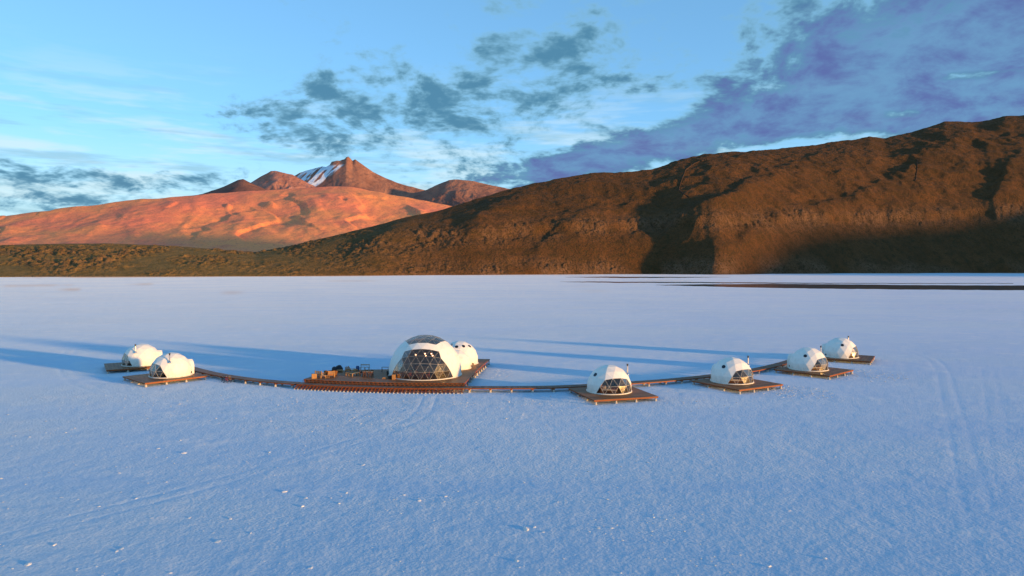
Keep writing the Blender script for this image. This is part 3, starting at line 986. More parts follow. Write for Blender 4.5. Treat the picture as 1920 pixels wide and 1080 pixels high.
def pane_mesh(p, inset=0.03, th=0.012):
    c = (p[0] + p[1] + p[2]) / 3
    n = (p[1] - p[0]).cross(p[2] - p[0]).normalized()
    q = [v + (c - v).normalized() * inset for v in p]
    vs = [v + n * 0.004 for v in q] + [v - n * th for v in q]
    return vs, [(0, 1, 2), (5, 4, 3), (0, 3, 4, 1), (1, 4, 5, 2), (2, 5, 3, 0)]


def glazed(root, vs, faces, name, strut, pane_mat=None):
    """a glazed area: the frame of struts, and one pane object for each triangle"""
    edges = sorted({tuple(sorted((f[a], f[b]))) for f in faces for a, b in ((0, 1), (1, 2), (2, 0))})
    mb = MB()
    for a, b in edges:
        mb.tube(vs[a] * 0.998, vs[b] * 0.998, strut, 5)
    fr = mb.build(name, M_STRUT, root)
    for f in faces:
        v, fc = pane_mesh([vs[i] for i in f], strut * 0.6)
        mesh_obj('pane', v, fc, pane_mat or M_FILM, fr)
    return fr


def shell_part(root, name, vs, faces, mat, k=1.0, zs=0.0, flip=False):
    used = sorted({i for f in faces for i in f}); mp = {o: j for j, o in enumerate(used)}
    fs = [tuple(mp[i] for i in (f[::-1] if flip else f)) for f in faces]
    return mesh_obj(name, [vs[i] * k + Vector((0, 0, zs)) for i in used], fs, mat, root)


def on_dome(R, zb, az, z):
    """point and outward direction on the sphere at bearing az from the window, height z above the deck"""
    zc = -zb * R; dz = z - zc; rho = math.sqrt(max(R * R - dz * dz, 0.01))
    a = R_(az); d = Vector((math.sin(a) * rho, -math.cos(a) * rho, dz))
    return d + Vector((0, 0, zc)), d.normalized()


def round_port(root, R, zb, az, z, r, name='port_and_shade_disc'):
    p, n = on_dome(R, zb, az, z)
    p -= n * (0.028 * R)
    s = MB().tube(p - n * 0.05, p + n * 0.07, r * 1.12, 16)
    fr = s.build(name, M_BLACK, root)
    MB().tube(p + n * 0.071, p + n * 0.085, r, 16).build('pane', M_BLUEBLK, fr)
    return fr


def arch_porch(root, y0, y1, hw, hh, mat, name='porch', sx=1.0):
    prof = [(-hw, 0), (-hw, hh * .58), (-hw * .72, hh * .84), (-hw * .3, hh * .97), (hw * .3, hh * .97), (hw * .72, hh * .84), (hw, hh * .58), (hw, 0)]
    vs = [(x, y0, z) for x, z in prof] + [(x * sx, y1, z * (0.97 if sx == 1.0 else sx)) for x, z in prof]
    n = len(prof)
    fs = [(i, i + 1, n + i + 1, n + i) for i in range(n - 1)] + [tuple(range(n, 2 * n))]
    return mesh_obj(name, vs, fs, mat, root)


def base_ring(root, R, rho, n=48):
    r = R * rho
    return MB().lathe([(r - 0.02, 0.012), (r + 0.10, 0.012), (r + 0.10, 0.11), (r - 0.02, 0.13)], n, caps=False).build('base_ring', M_FABRIC, root)


def flue(root, R, zb, az, z, top, r=0.085):
    p, n = on_dome(R, zb, az, z)
    x, y = p.x * 1.02, p.y * 1.02
    pipe = MB().lathe([(0.24, z - 0.16), (0.20, z - 0.02), (0.10, z + 0.16), (r, z + 0.18), (r, top - 0.3)], 12, (x, y, 0)).build('chimney', M_STEEL, root)
    MB().lathe([(r + 0.01, top - 0.3), (r + 0.01, top - 0.1), (r + 0.05, top - 0.08), (r + 0.05, top)], 12, (x, y, 0)).build('cap', M_BLACK, pipe)
    return pipe


def small_dome(loc, phi, label, R=2.95, extras=True):
    vs, fs, zb, rho = SHELLS[3]
    root = empty('dome_tent', loc, R_(phi))
    tag(root, label, 'dome tent', 'sleeping domes along the boardwalk')
    V = [v * R for v in vs]; lev = levels(vs, fs)
    win, rest = [], []
    for f in fs:
        c = (vs[f[0]] + vs[f[1]] + vs[f[2]]) / 3; z = c.z + zb; a = abs(rel_az(c))
        row = min(lev[i] for i in f)
        (win if (row == 0 and a < 51) or (row == 1 and a < 40) else rest).append(f)
    rear = [f for f in rest if not (abs(rel_az(sum((vs[i] for i in f), Vector()) / 3)) > 166 and (vs[f[0]].z + vs[f[1]].z + vs[f[2]].z) / 3 < 0.5)]
    shell_part(root, 'cover', V, rear, M_FABRIC)
    shell_part(root, 'lining', V, rear, M_LINING, 0.982, 0.0, True)
    glazed(root, V, win, 'window_frame', 0.018)
    base_ring(root, R, rho)
    MB().lathe([(0.02, 0.006), (R * rho - 0.06, 0.006), (R * rho - 0.06, 0.03), (0.02, 0.03)], 40).build('floor', M_DARKWOOD, root)
    arch_porch(root, R * 0.70, R + 0.10, 0.95, 2.30, M_FABRIC)
    d = MB().box(-0.42, 0.42, R + 0.102, R + 0.15, 0.05, 1.98).build('door', M_GREYC, root)
    MB().tube((0.33, R + 0.152, 1.0), (0.33, R + 0.21, 1.0), 0.03, 8).build('handle', M_STEEL, d)
    if extras:
        flue(root, R, zb, 64, 2.32, 3.62)
        round_port(root, R, zb, -77, 2.36, 0.235)
        for s in (-1, 1):
            round_port(root, R, zb, 141 * s, 0.42, 0.13, 'vent')
    return root


DOMES = [  # x, y, facing phi, label of dome, label of deck, label of bed
    (-62.2, 114.6, -57, 'leftmost of all the white dome tents, half behind its neighbour', 'weathered square deck farthest left, under the rearmost left dome', 'bed inside the leftmost white dome tent'),
    (-51.4, 102.9, -42, 'cream sunlit dome tent second from the left, chimney on its face', 'square deck near the three bicycles, under the second dome from the left', 'bed inside the second dome tent from the left'),
    (12.8, 90.0, 16.5, 'nearest white dome tent, showing a bed through its window', 'nearest square deck to the camera, front edge lit orange', 'bed with white pillows and rust blanket in the nearest dome'),
    (31.4, 97.5, 30, 'white dome tent with golden window glow, second of the right four', 'square deck of the second dome in the right row', 'bed inside the second dome of the right row'),
    (47.5, 109.4, 42, 'white dome tent third in the right row, just before the last', 'square deck of the third dome in the right row', 'bed inside the third dome of the right row'),
    (59.9, 124.4, 58, 'farthest right white dome tent, partly behind its neighbour', 'square deck at the far right end of the boardwalk', 'bed inside the farthest right dome tent'),
]


def bed(loc, rz, label, near=False):
    root = empty('bed', loc, rz)
    tag(root, label, 'bed', 'beds inside the sleeping domes')
    MB().box(-0.8, 0.8, -1.0, 1.0, 0.0, 0.28).build('bed_frame', M_DARKWOOD, root)
    def soft(name, x0, x1, y0, y1, z0, z1, mat):
        o = MB().box(x0, x1, y0, y1, z0, z1).build(name, mat, root)
        b = o.modifiers.new('round', 'BEVEL'); b.width = min(x1 - x0, y1 - y0, z1 - z0) * 0.35; b.segments = 2
        return o
    soft('mattress', -0.78, 0.78, -0.98, 0.98, 0.282, 0.52, M_WHITE)
    soft('blanket', -0.80, 0.80, -1.0, -0.25, 0.45, 0.56, M_RUST)
    soft('pillow', -0.68, -0.06, 0.5, 0.92, 0.522, 0.72, M_WHITE)
    soft('pillow', 0.06, 0.68, 0.5, 0.92, 0.522, 0.72, M_WHITE)
    MB().box(-0.85, 0.85, 1.01, 1.08, 0.0, 1.0).build('headboard', M_PINE, root)
    return root


for i, (x, y, phi, l_dome, l_deck, l_bed) in enumerate(DOMES):
    e2 = Vector((-math.sin(R_(phi)), math.cos(R_(phi))))
    deck((x - e2.x * 0.85, y - e2.y * 0.85), phi, l_deck, 20 + i)
    small_dome((x, y, DECK_Z), phi, l_dome)
    a = R_(phi)
    def loc(u, v, z): return (x + u * math.cos(a) - v * math.sin(a), y + u * math.sin(a) + v * math.cos(a), z)
    bed(loc(-0.35, -0.9, DECK_Z + 0.03), a + R_(62), l_bed, i == 2)
    st = empty('wood_stove', loc(1.75, -0.55, DECK_Z + 0.03), a)
    tag(st, 'black wood stove under the chimney in the ' + ['leftmost dome', 'second dome from the left', 'nearest dome', 'second dome of the right row', 'third dome of the right row', 'farthest right dome'][i], 'stove', 'wood stoves inside the sleeping domes')
    MB().box(-0.25, 0.25, -0.22, 0.22, 0.22, 0.80).build('firebox', M_BLACK, st)
    for sx in (-1, 1):
        for sy in (-1, 1):
            MB().box(sx * .2 - .02, sx * .2 + .02, sy * .17 - .02, sy * .17 + .02, 0, 0.22).build('leg', M_BLACK, st)
    MB().tube((0, 0.1, 0.8), (0, 0.1, 2.0), 0.07, 8).build('stovepipe', M_STEEL, st)


# ------------------------------------------------------------------ boardwalks
def path_frame(pts, step):
    """points and directions at even steps along a smooth level path"""
    C = curve_pts([Vector((x, y, 0)) for x, y in pts], 14)
    out = []; acc = 0.0; nxt = 0.0
    for a, b in zip(C[:-1], C[1:]):
        L = (b - a).length
        while nxt <= acc + L:
            out.append((a + (b - a) * ((nxt - acc) / L), (b - a).normalized())); nxt += step
        acc += L
    out.append((C[-1], (C[-1] - C[-2]).normalized()))
    return out


def strip(P, off0, off1, z0, z1):
    """solid band that follows a path between two offsets (to the left of travel positive)"""
    vs, fs = [], []
    for p, d in P:
        n = Vector((-d.y, d.x, 0))
        for o, z in ((off0, z0), (off1, z0), (off1, z1), (off0, z1)):
            q = p + n * o; vs.append((q.x, q.y, z))
    m = len(P)
    for i in range(m - 1):
        a, b = 4 * i, 4 * i + 4
        for k in range(4):
            j = (k + 1) % 4
            fs.append((a + k, a + j, b + j, b + k))
    fs += [(3, 2, 1, 0), (4 * m - 4, 4 * m - 3, 4 * m - 2, 4 * m - 1)]
    return vs, fs


def cross_planks(P, o0, o1, z0, z1, w, seed):
    rnd = random.Random(seed); mb = MB()
    for p, d in P[:-1]:
        n = Vector((-d.y, d.x, 0)); e = rnd.uniform(-0.02, 0.02); dz = rnd.uniform(-0.004, 0.004)
        c = [p + n * (o0 + e) - d * w / 2, p + n * (o0 + e) + d * w / 2, p + n * (o1 + e) + d * w / 2, p + n * (o1 + e) - d * w / 2]
        mb.add([(q.x, q.y, z0) for q in c] + [(q.x, q.y, z1 + dz) for q in c],
               [(0, 1, 2, 3), (7, 6, 5, 4), (4, 5, 1, 0), (5, 6, 2, 1), (6, 7, 3, 2), (7, 4, 0, 3)])
    return mb


def boardwalk(pts, label, seed, W=0.8):
    root = empty('boardwalk', (0, 0, 0))
    tag(root, label, 'boardwalk', 'boardwalks between the decks')
    z = DECK_Z - 0.008
    P = path_frame(pts, 0.148)
    o = cross_planks(P, -W, W, z - 0.035, z, 0.138, seed).build('planks', M_WALK, root); o['kind'] = 'stuff'
    Q = path_frame(pts, 0.9)
    for s in (-1, 1):
        v, f = strip(Q, s * (W - 0.03) - 0.025, s * (W - 0.03) + 0.025, z - 0.17, z - 0.04)
        mesh_obj('stringer', v, f, M_BEAM, root)
    for p, d in path_frame(pts, 2.85)[:-1]:
        n = Vector((-d.y, d.x, 0)); p = p + d * 0.6
        a, b = p + n * (W + 0.02), p - n * (W + 0.02)
        MB().bar((a.x, a.y, z - 0.235), (b.x, b.y, z - 0.235), 0.26, 0.12).build('crossbeam', M_BEAM, root)
        for s in (-0.68, 0.68):
            q = p + n * s
            copy_at('foot', foot_mesh(z - 0.30), (q.x, q.y, 0), root)
    return root


LEFT_WALK = [(-57.4, 117.6), (-53.2, 112.0), (-48.1, 107.0), (-44.6, 104.0), (-41.4, 101.7), (-37.8, 99.5), (-33.6, 97.5), (-30.3, 96.25)]
RIGHT_WALK = [(-6.4, 92.95), (-2.5, 92.95), (1.1, 92.95), (4.5, 93.2), (7.4, 93.7), (11.0, 94.75), (16.8, 96.7), (22.4, 98.9), (28.4, 102.0), (33.5, 105.2), (38.3, 108.6), (43.4, 113.4), (48.5, 119.0), (54.8, 127.2)]
boardwalk(LEFT_WALK, 'curving plank boardwalk from the two left domes to the main platform', 31)
boardwalk(RIGHT_WALK, 'long plank boardwalk from the main platform past the right domes', 32)

# ------------------------------------------------------------------ main platform with its steps
plat = empty('main_platform', (0, 0, 0))
tag(plat, 'large L-shaped wooden platform with wide front steps under the big dome', 'platform')
FRONT = [(-30.15, 95.35), (-25.3, 94.0), (-20.9, 93.1), (-16.0, 92.35), (-11.5, 92.1), (-6.5, 92.1)]   # front edge of its lower walk, left to right
PF = path_frame(FRONT, 0.148)
o = cross_planks(PF, 0.0, 1.5, DECK_Z - 0.035, DECK_Z, 0.138, 41).build('walk_planks', M_WALK, plat); o['kind'] = 'stuff'
PF2 = path_frame(FRONT, 0.5)
v, f = strip(PF2, 0.02, 0.07, DECK_Z - 0.16, DECK_Z - 0.04); mesh_obj('fascia', v, f, M_BEAM, plat)
v, f = strip(PF2, 1.45, 1.78, 0.765, 0.80); mesh_obj('tread', v, f, M_DECK, plat)
edge = [p + Vector((-d.y, d.x, 0)) * 1.80 for p, d in PF2]
UP = [(p.x, p.y) for p in edge] + [(-5.3, 106.5), (-3.8, 118.3), (-12.8, 119.3), (-13.6, 107.2), (-20.2, 106.4), (-28.2, 105.4)]
o = plank_rows(UP, R_(-5), 0.145, MAIN_Z - 0.035, MAIN_Z, seed=42).build('deck_planks', M_DECK, plat); o['kind'] = 'stuff'
v, f = strip(PF2, 1.82, 1.87, MAIN_Z - 0.06, MAIN_Z - 0.038); mesh_obj('nosing', v, f, M_BEAM, plat)
post = MB().box(-0.035, 0.035, -0.035, 0.035, 0, 0.155).mesh('riser_post'); post.materials.append(M_BEAM)
for k, (p, d) in enumerate(path_frame(FRONT, 0.63)[:-1]):
    n = Vector((-d.y, d.x, 0)); rz = math.atan2(d.y, d.x)
    q = p + n * 1.90 + d * 0.2; copy_at('riser_post', post, (q.x, q.y, 0.79), plat, rz)
    q = p + n * 1.56 + d * 0.45; copy_at('riser_post', post, (q.x, q.y, 0.615), plat, rz)
# dark board added behind the open risers, its colour stands for shade
v, f = strip(PF2, 2.05, 2.09, 0.30, 0.90); mesh_obj('shade_board', v, f, M_DARKWOOD, plat)
# the steps down to the salt
for off, zz in ((-0.02, 0.46), (-0.27, 0.30), (-0.50, 0.14)):
    v, f = strip(PF2, off - 0.20, off, zz - 0.03, zz); mesh_obj('tread', v, f, M_BEAM, plat)
stringer = MB().add([(-.03, 0.06, 0.57), (-.03, -0.78, 0.02), (-.03, -0.66, -0.02), (-.03, 0.06, 0.40), (.03, 0.06, 0.57), (.03, -0.78, 0.02), (.03, -0.66, -0.02), (.03, 0.06, 0.40)],
                    [(0, 1, 2, 3), (7, 6, 5, 4), (4, 5, 1, 0), (5, 6, 2, 1), (6, 7, 3, 2), (7, 4, 0, 3)]).mesh('stringer'); stringer.materials.append(M_BEAM)
shoe = MB().lathe([(0.15, -0.06), (0.14, 0.03), (0.07, 0.13)], 8).mesh('foot'); shoe.materials.append(M_CONC)
for k, (p, d) in enumerate(path_frame(FRONT, 0.535)[:-1]):
    n = Vector((-d.y, d.x, 0)); rz = math.atan2(d.y, d.x)
    copy_at('stringer', stringer, (p.x + d.x * .2, p.y + d.y * .2, 0.0), plat, rz)
    q = p - n * 0.72 + d * 0.2; copy_at('foot', shoe, (q.x, q.y, 0), plat, rz)
    if k % 3 == 0:
        for s in (0.35, 1.2):
            q = p + n * s; copy_at('foot', foot_mesh(0.40), (q.x, q.y, 0), plat)
# posts round the other edges
tall = MB().box(-0.055, 0.055, -0.055, 0.055, 0.36, MAIN_Z - 0.04).mesh('post'); tall.materials.append(M_BEAM)
rim = UP[len(edge) - 1:] + [UP[0]]
for (a, b) in zip(rim[:-1], rim[1:]):
    a, b = Vector((*a, 0)), Vector((*b, 0)); d = (b - a); L = d.length; d.normalize(); n = Vector((-d.y, d.x, 0))
    p, q = a + d * 0.06 + n * 0.07, b - d * 0.06 + n * 0.07
    MB().bar((p.x, p.y, MAIN_Z - 0.12), (q.x, q.y, MAIN_Z - 0.12), 0.05, 0.16).build('fascia', M_BEAM, plat)
    m = max(2, round(L / 1.75))
    for i in range(m):
        q = a + d * (0.15 + (L - 0.3) * i / (m - 1)) + n * 0.18
        rz = math.atan2(d.y, d.x)
        copy_at('post', tall, (q.x, q.y, 0), plat, rz); copy_at('foot', foot_mesh(0.36), (q.x, q.y, 0), plat)
for yy in (97.5, 100.5, 103.5):
    for xx in (-26, -23, -20, -17, -14, -11, -8.2):
        copy_at('post', tall, (xx, yy, 0), plat); copy_at('foot', foot_mesh(0.36), (xx, yy, 0), plat)


# ------------------------------------------------------------------ the big dome, the passage and the kitchen dome
def big_dome():
    vs, fs, zb, rho = SHELLS[5]
    R = 5.35
    root = empty('main_dome', (-12.85, 101.1, MAIN_Z), R_(-8.1))
    tag(root, 'largest white dome with tall triangulated front window and glazed top', 'dome')
    V = [v * R for v in vs]; lev = levels(vs, fs)
    win, top, rest = [], [], []
    lim = (52, 45, 38, 33.5)
    for f in fs:
        c = (vs[f[0]] + vs[f[1]] + vs[f[2]]) / 3; z = c.z + zb; a = abs(rel_az(c) - 7.1)
        row = min(lev[i] for i in f)
        if row < 4 and a < lim[row]: win.append(f)
        elif z > 0.80: top.append(f)
        else: rest.append(f)
    shell_part(root, 'cover', V, rest, M_FABRIC)
    shell_part(root, 'lining', V, rest, M_LINING, 0.986, 0.0, True)
    glazed(root, V, win, 'window_frame', 0.016)
    glazed(root, V, top, 'skylight_frame', 0.016)
    base_ring(root, R, rho, 64)
    MB().lathe([(0.02, 0.006), (R * rho - 0.1, 0.006), (R * rho - 0.1, 0.03), (0.02, 0.03)], 48).build('floor', M_DARKWOOD, root)
    return root


big_dome()
PSG = Vector((-10.05, 107.9)); KIT = Vector((-8.75, 113.2))
kd = small_dome((KIT.x, KIT.y, MAIN_Z), 160, 'small white service dome behind the big dome with dark oval ports', 3.15, False)
del kd['group']
_zb = SHELLS[3][2]
for az, z in ((-168, 3.0), (-134, 3.05), (-98, 2.95), (158, 2.9)):  # last disc is no port, its black stands for shade between the domes
    round_port(kd, 3.15, _zb, az, z, 0.25)
flue(kd, 3.15, _zb, 178, 2.35, 3.5, 0.06)
def link_dome():
    vs, fs, zb, rho = SHELLS[3]
    R = 2.5
    root = empty('passage_tent', (-8.95, 107.75, MAIN_Z), R_(25))
    tag(root, 'rounded white passage tent joining the big dome to the service dome', 'tent')
    V = [v * R for v in vs]
    shell_part(root, 'cover', V, fs, M_FABRIC)
    base_ring(root, R, rho)
    mb = MB()
    for k in range(13):
        a0, a1 = math.pi * k / 13, math.pi * (k + 1) / 13
        p = [Vector((math.cos(a) * R * 1.004, 0.0, math.sin(a) * R * 1.004 - zb * R)) for a in (a0, a1)]
        mb.tube(p[0], p[1], 0.03, 5)
    mb.build('seam_hoop', M_FABRIC, root)
    return root


link_dome()

# ------------------------------------------------------------------ furniture on the platform
def on_deck(px, py): 
    p = at(px, py, MAIN_Z); return (p.x, p.y, MAIN_Z + 0.003)


def bevel(o, w, seg=2):
    b = o.modifiers.new('round', 'BEVEL'); b.width = w; b.segments = seg; b.limit_method = 'ANGLE'
    return o


def armchair(px, py, rz, label, cushion, w=0.95):
    r = empty('armchair', on_deck(px, py), rz); tag(r, label, 'armchair', 'timber armchairs at the left end of the platform')
    h = w / 2
    for sx in (-1, 1):
        for y in (-0.36, 0.36):
            MB().box(sx * h - .045, sx * h + .045, y - .045, y + .045, 0, 0.58 if y < 0 else 0.92).build('leg', M_PINE, r)
        MB().box(sx * h - .06, sx * h + .06, -0.42, 0.42, 0.585, 0.64).build('armrest', M_PINE, r)
    MB().box(-h + .05, h - .05, -0.40, 0.36, 0.24, 0.31).build('seat', M_PINE, r)
    for k in range(3):
        MB().box(-h + .05, h - .05, 0.34, 0.38, 0.42 + 0.17 * k, 0.55 + 0.17 * k).build('back_slat', M_PINE, r)
    bevel(MB().box(-h + .07, h - .07, -0.38, 0.32, 0.315, 0.45).build('cushion', cushion, r), 0.04)
    return r


def stool(px, py, rz, label, name='stool', w=0.42, d=0.42, h=0.45, mat=None, cat='stool', group=None):
    mat = mat or M_PINE
    r = empty(name, on_deck(px, py), rz); tag(r, label, cat, group)
    MB().box(-w / 2, w / 2, -d / 2, d / 2, h - 0.06, h).build('seat' if cat == 'stool' else 'tabletop', mat, r)
    for sx in (-1, 1):
        for sy in (-1, 1):
            x, y = sx * (w / 2 - .05), sy * (d / 2 - .05)
            MB().box(x - .04, x + .04, y - .04, y + .04, 0, h - 0.062).build('leg', mat, r)
        MB().box(sx * (w / 2 - .05) - .02, sx * (w / 2 - .05) + .02, -d / 2 + .1, d / 2 - .1, h * .35, h * .35 + .07).build('stretcher', mat, r)
    return r


def crate(px, py, rz, label, w, d, h, mat, name='crate'):
    r = empty(name, on_deck(px, py), rz); tag(r, label, 'box')
    for k in range(4):
        z0 = h * k / 4 + 0.008; z1 = h * (k + 1) / 4 - 0.008
        for s in (-1, 1):
            MB().box(-w / 2, w / 2, s * d / 2 - .015, s * d / 2 + .015, z0, z1).build('slat', mat, r)
            MB().box(s * w / 2 - .015, s * w / 2 + .015, -d / 2 + .02, d / 2 - .02, z0, z1).build('slat', mat, r)
    MB().box(-w / 2 - .02, w / 2 + .02, -d / 2 - .02, d / 2 + .02, h, h + 0.03).build('lid', mat, r)
    return r


def wicker_seat(px, py, rz, label):
    r = empty('wicker_chair', on_deck(px, py), rz); tag(r, label, 'wicker chair', 'brown wicker chairs')
    MB().lathe([(0.30, 0.0), (0.36, 0.15), (0.40, 0.34), (0.36, 0.40)], 14).build('seat', M_WICKER, r, True)
    vs, fs = [], []
    n = 11
    for i in range(n):
        a = math.pi * i / (n - 1)
        for rr, z in ((0.40, 0.32), (0.46, 0.80 - 0.18 * abs(math.cos(a))), (0.41, 0.80 - 0.18 * abs(math.cos(a))), (0.35, 0.36)):
            vs.append((rr * math.cos(a), rr * math.sin(a), z))
    for i in range(n - 1):
        for k in range(4):
            fs.append((4 * i + k, 4 * i + (k + 1) % 4, 4 * i + 4 + (k + 1) % 4, 4 * i + 4 + k))
    mesh_obj('backrest', vs, fs + [(3, 2, 1, 0), (4 * n - 4, 4 * n - 3, 4 * n - 2, 4 * n - 1)], M_WICKER, r)
    return r


crate(589, 709.3, R_(20), 'tall orange-lit wooden box at the far left end of the platform', 0.68, 0.6, 0.62, M_PINE, 'planter_box')
armchair(600, 706.6, R_(155), 'largest pine armchair with grey cushion next to the tall wooden box', M_GREYC, 1.15)
armchair(622, 706.8, R_(190), 'pine armchair with rust cushion in front of the wicker chairs', M_RUST, 0.80)
stool(606.5, 709.2, R_(10), 'low pine side table between the two pine armchairs', 'side_table', 0.75, 0.5, 0.42, cat='side table')
stool(614.5, 708.6, R_(35), 'small dark stool beside the low pine side table', 'stool', 0.4, 0.4, 0.42, M_DARKWOOD, group='stools on the platform')
wicker_seat(613, 703.6, R_(175), 'round brown wicker chair behind the largest pine armchair')
wicker_seat(627.5, 703.4, R_(185), 'round brown wicker chair nearest the black bean bags')


def blob(name, px, py, sx, sy, sz, mat, label, group, seed):
    me = bpy.data.meshes.new(name); bm = bmesh.new()
    bmesh.ops.create_icosphere(bm, subdivisions=3, radius=1.0)
    rnd = random.Random(seed); o1 = Vector((rnd.uniform(0, 9), rnd.uniform(0, 9), rnd.uniform(0, 9)))
    for v in bm.verts:
        k = 1 + 0.16 * math.sin(3.1 * v.co.x + o1.x) * math.cos(2.7 * v.co.y + o1.y) + 0.08 * math.sin(7 * v.co.z + o1.z)
        v.co *= k
        if v.co.z < -0.45: v.co.z = -0.45
        v.co = Vector((v.co.x * sx, v.co.y * sy, (v.co.z + 0.45) * sz))
    bm.to_mesh(me); bm.free()
    me.polygons.foreach_set('use_smooth', [True] * len(me.polygons))
    o = link(name, me, mat); o.location = on_deck(px, py)
    tag(o, label, 'bean bag', group)
    return o


blob('bean_bag', 627.2, 695.9, 0.42, 0.45, 0.48, M_BLACK, 'smaller black bean bag, left one of the pair at the platform edge', 'black bean bags', 3)
blob('bean_bag', 634.5, 695.3, 0.62, 0.5, 0.60, M_BLACK, 'larger black bean bag humped up beside the pale pallet table', 'black bean bags', 5)
stool(637, 697.6, R_(8), 'pale low pallet table just in front of the larger black bean bag', 'pallet_table', 0.9, 0.6, 0.32, cat='low table')


def recliner(px, py, rz, label):
    r = empty('deck_recliner', on_deck(px, py), rz); tag(r, label, 'recliner', 'slatted recliners')
    for s in (-1, 1):
        MB().bar((s * .28, -0.75, 0.30), (s * .28, 0.25, 0.22), 0.05, 0.08).build('side_rail', M_PINE, r)
        MB().box(s * .28 - .03, s * .28 + .03, -0.68, -0.60, 0, 0.26).build('leg', M_PINE, r)
        MB().box(s * .34 - .05, s * .34 + .05, -0.45, 0.35, 0.46, 0.49).build('armrest', M_PINE, r)
        MB().box(s * .34 - .03, s * .34 + .03, -0.40, -0.32, 0, 0.458).build('leg', M_PINE, r)
    for k in range(5):
        y = -0.70 + k * 0.2
        MB().box(-.27, .27, y, y + .16, 0.33 - .08 * (y + .75), 0.36 - .08 * (y + .75)).build('slat', M_PINE, r)
    for k in range(5):
        x = -.24 + k * .12
        MB().bar((x, 0.22, 0.22), (x, 0.62, 0.95 - abs(k - 2) * .05), 0.09, 0.025, (0, -1, 0)).build('back_slat', M_PINE, r)
    return r


recliner(651.5, 697.5, R_(185), 'slatted pine recliner, left one, behind the small stools')
recliner(661.0, 697.2, R_(120), 'slatted pine recliner with raised back next to the blue barrel')
stool(651.0, 704.0, R_(15), 'little pine stool left of the long low pine table', 'stool', 0.42, 0.4, 0.42, group='stools on the platform')
stool(657.3, 701.4, R_(15), 'little pine stool just behind the long low pine table', 'stool', 0.34, 0.34, 0.30, group='stools on the platform')


def low_bench(px, py, rz, label):
    r = empty('low_table', on_deck(px, py), rz); tag(r, label, 'low table')
    for k in range(5):
        MB().box(-0.34 + k * 0.138, -0.34 + k * 0.138 + 0.128, -0.85, 0.85, 0.36, 0.41).build('board', M_PINE, r)
    for y in (-0.78, 0.78):
        for s in (-1, 1):
            MB().box(s * .28 - .05, s * .28 + .05, y - .05, y + .05, 0, 0.357).build('leg', M_PINE, r)
        MB().box(-.22, .22, y - .02, y + .02, 0.10, 0.18).build('stretcher', M_PINE, r)
    return r


low_bench(664.5, 704.6, R_(-28), 'long low pine table with sunlit end, mid platform')

# logs
lp = empty('log_pile', on_deck(675.5, 699.2), R_(20)); tag(lp, 'little pile of dark logs beside the long low table', 'logs')
for k, (x, z) in enumerate([(-.22, .08), (0, .08), (.22, .08), (-.11, .23), (.12, .23)]):
    MB().tube((x, -0.3, z), (x, 0.3, z), 0.085, 9).build('log', M_DARKWOOD, lp)


def dining(px, py, rz):
    r = empty('dining_table', on_deck(px, py), rz); tag(r, 'brown dining table ringed by dark chairs, mid platform', 'table')
    for k in range(5):
        MB().box(-0.72, 0.72, -0.40 + k * .16, -0.40 + k * .16 + .15, 0.70, 0.74).build('board', M_PINE, r)
    for sx in (-1, 1):
        for sy in (-1, 1):
            MB().box(sx * .62 - .04, sx * .62 + .04, sy * .32 - .04, sy * .32 + .04, 0, 0.698).build('leg', M_DARKWOOD, r)
    return r


def chair(loc, rz, label, mat, group='dark chairs round the dining table'):
    r = empty('chair', loc, rz); tag(r, label, 'chair', group)
    MB().box(-.21, .21, -.21, .21, 0.42, 0.46).build('seat', mat, r)
    for sx in (-1, 1):
        MB().box(sx * .18 - .02, sx * .18 + .02, -.20, -.16, 0, 0.418).build('leg', mat, r)
        MB().box(sx * .18 - .02, sx * .18 + .02, .17, .21, 0, 0.90).build('leg', mat, r)
    MB().box(-.158, .158, .175, .205, 0.60, 0.86).build('backrest', mat, r)
    return r


_t = on_deck(690.5, 706.0)
dining(690.5, 706.0, R_(-3))
for dx, dy, rz, l in ((-.38, -.62, 180, 'dark chair at the near side of the dining table, left'), (.38, -.62, 176, 'dark chair at the near side of the dining table, right'),
                      (-.38, .62, 2, 'dark chair at the far side of the dining table, left'), (.38, .62, -4, 'dark chair at the far side of the dining table, right'), (-1.0, 0, 92, 'dark chair at the left end of the dining table')):
    chair((_t[0] + dx, _t[1] + dy, _t[2]), R_(rz), l, M_DARKWOOD)

# blue barrel
br = empty('barrel', on_deck(670.6, 694.4)); tag(br, 'dark blue plastic barrel left of the pale bench', 'barrel')
MB().lathe([(0.22, 0.0), (0.26, 0.04), (0.285, 0.30), (0.27, 0.31), (0.285, 0.33), (0.26, 0.62), (0.22, 0.66)], 16).build('drum', M_BLUE, br, True)
MB().lathe([(0.20, 0.661), (0.20, 0.69), (0.05, 0.70)], 16).build('lid', M_BLACK, br)


def bench(px, py, rz):
    r = empty('bench', on_deck(px, py), rz); tag(r, 'pale bench with open back rail at the rear edge of the platform', 'bench')
    for x in (-0.66, 0, 0.66):
        if x: MB().box(x - .035, x + .035, .20, .27, 0, 0.92).build('post', M_PALE, r)
        MB().box(x - .035, x + .035, -.27, -.20, 0, 0.44).build('leg', M_PALE, r)
        if not x: MB().box(-.035, .035, .20, .27, 0, 0.44).build('leg', M_PALE, r)
    for k in range(4):
        MB().box(-.70, .70, -.27 + k * .135, -.27 + k * .135 + .12, 0.442, 0.48).build('seat_slat', M_PALE, r)
    MB().box(-.70, .70, .17, .198, 0.70, 0.90).build('back_rail', M_PALE, r)
    return r


bench(684, 694.0, R_(-3))


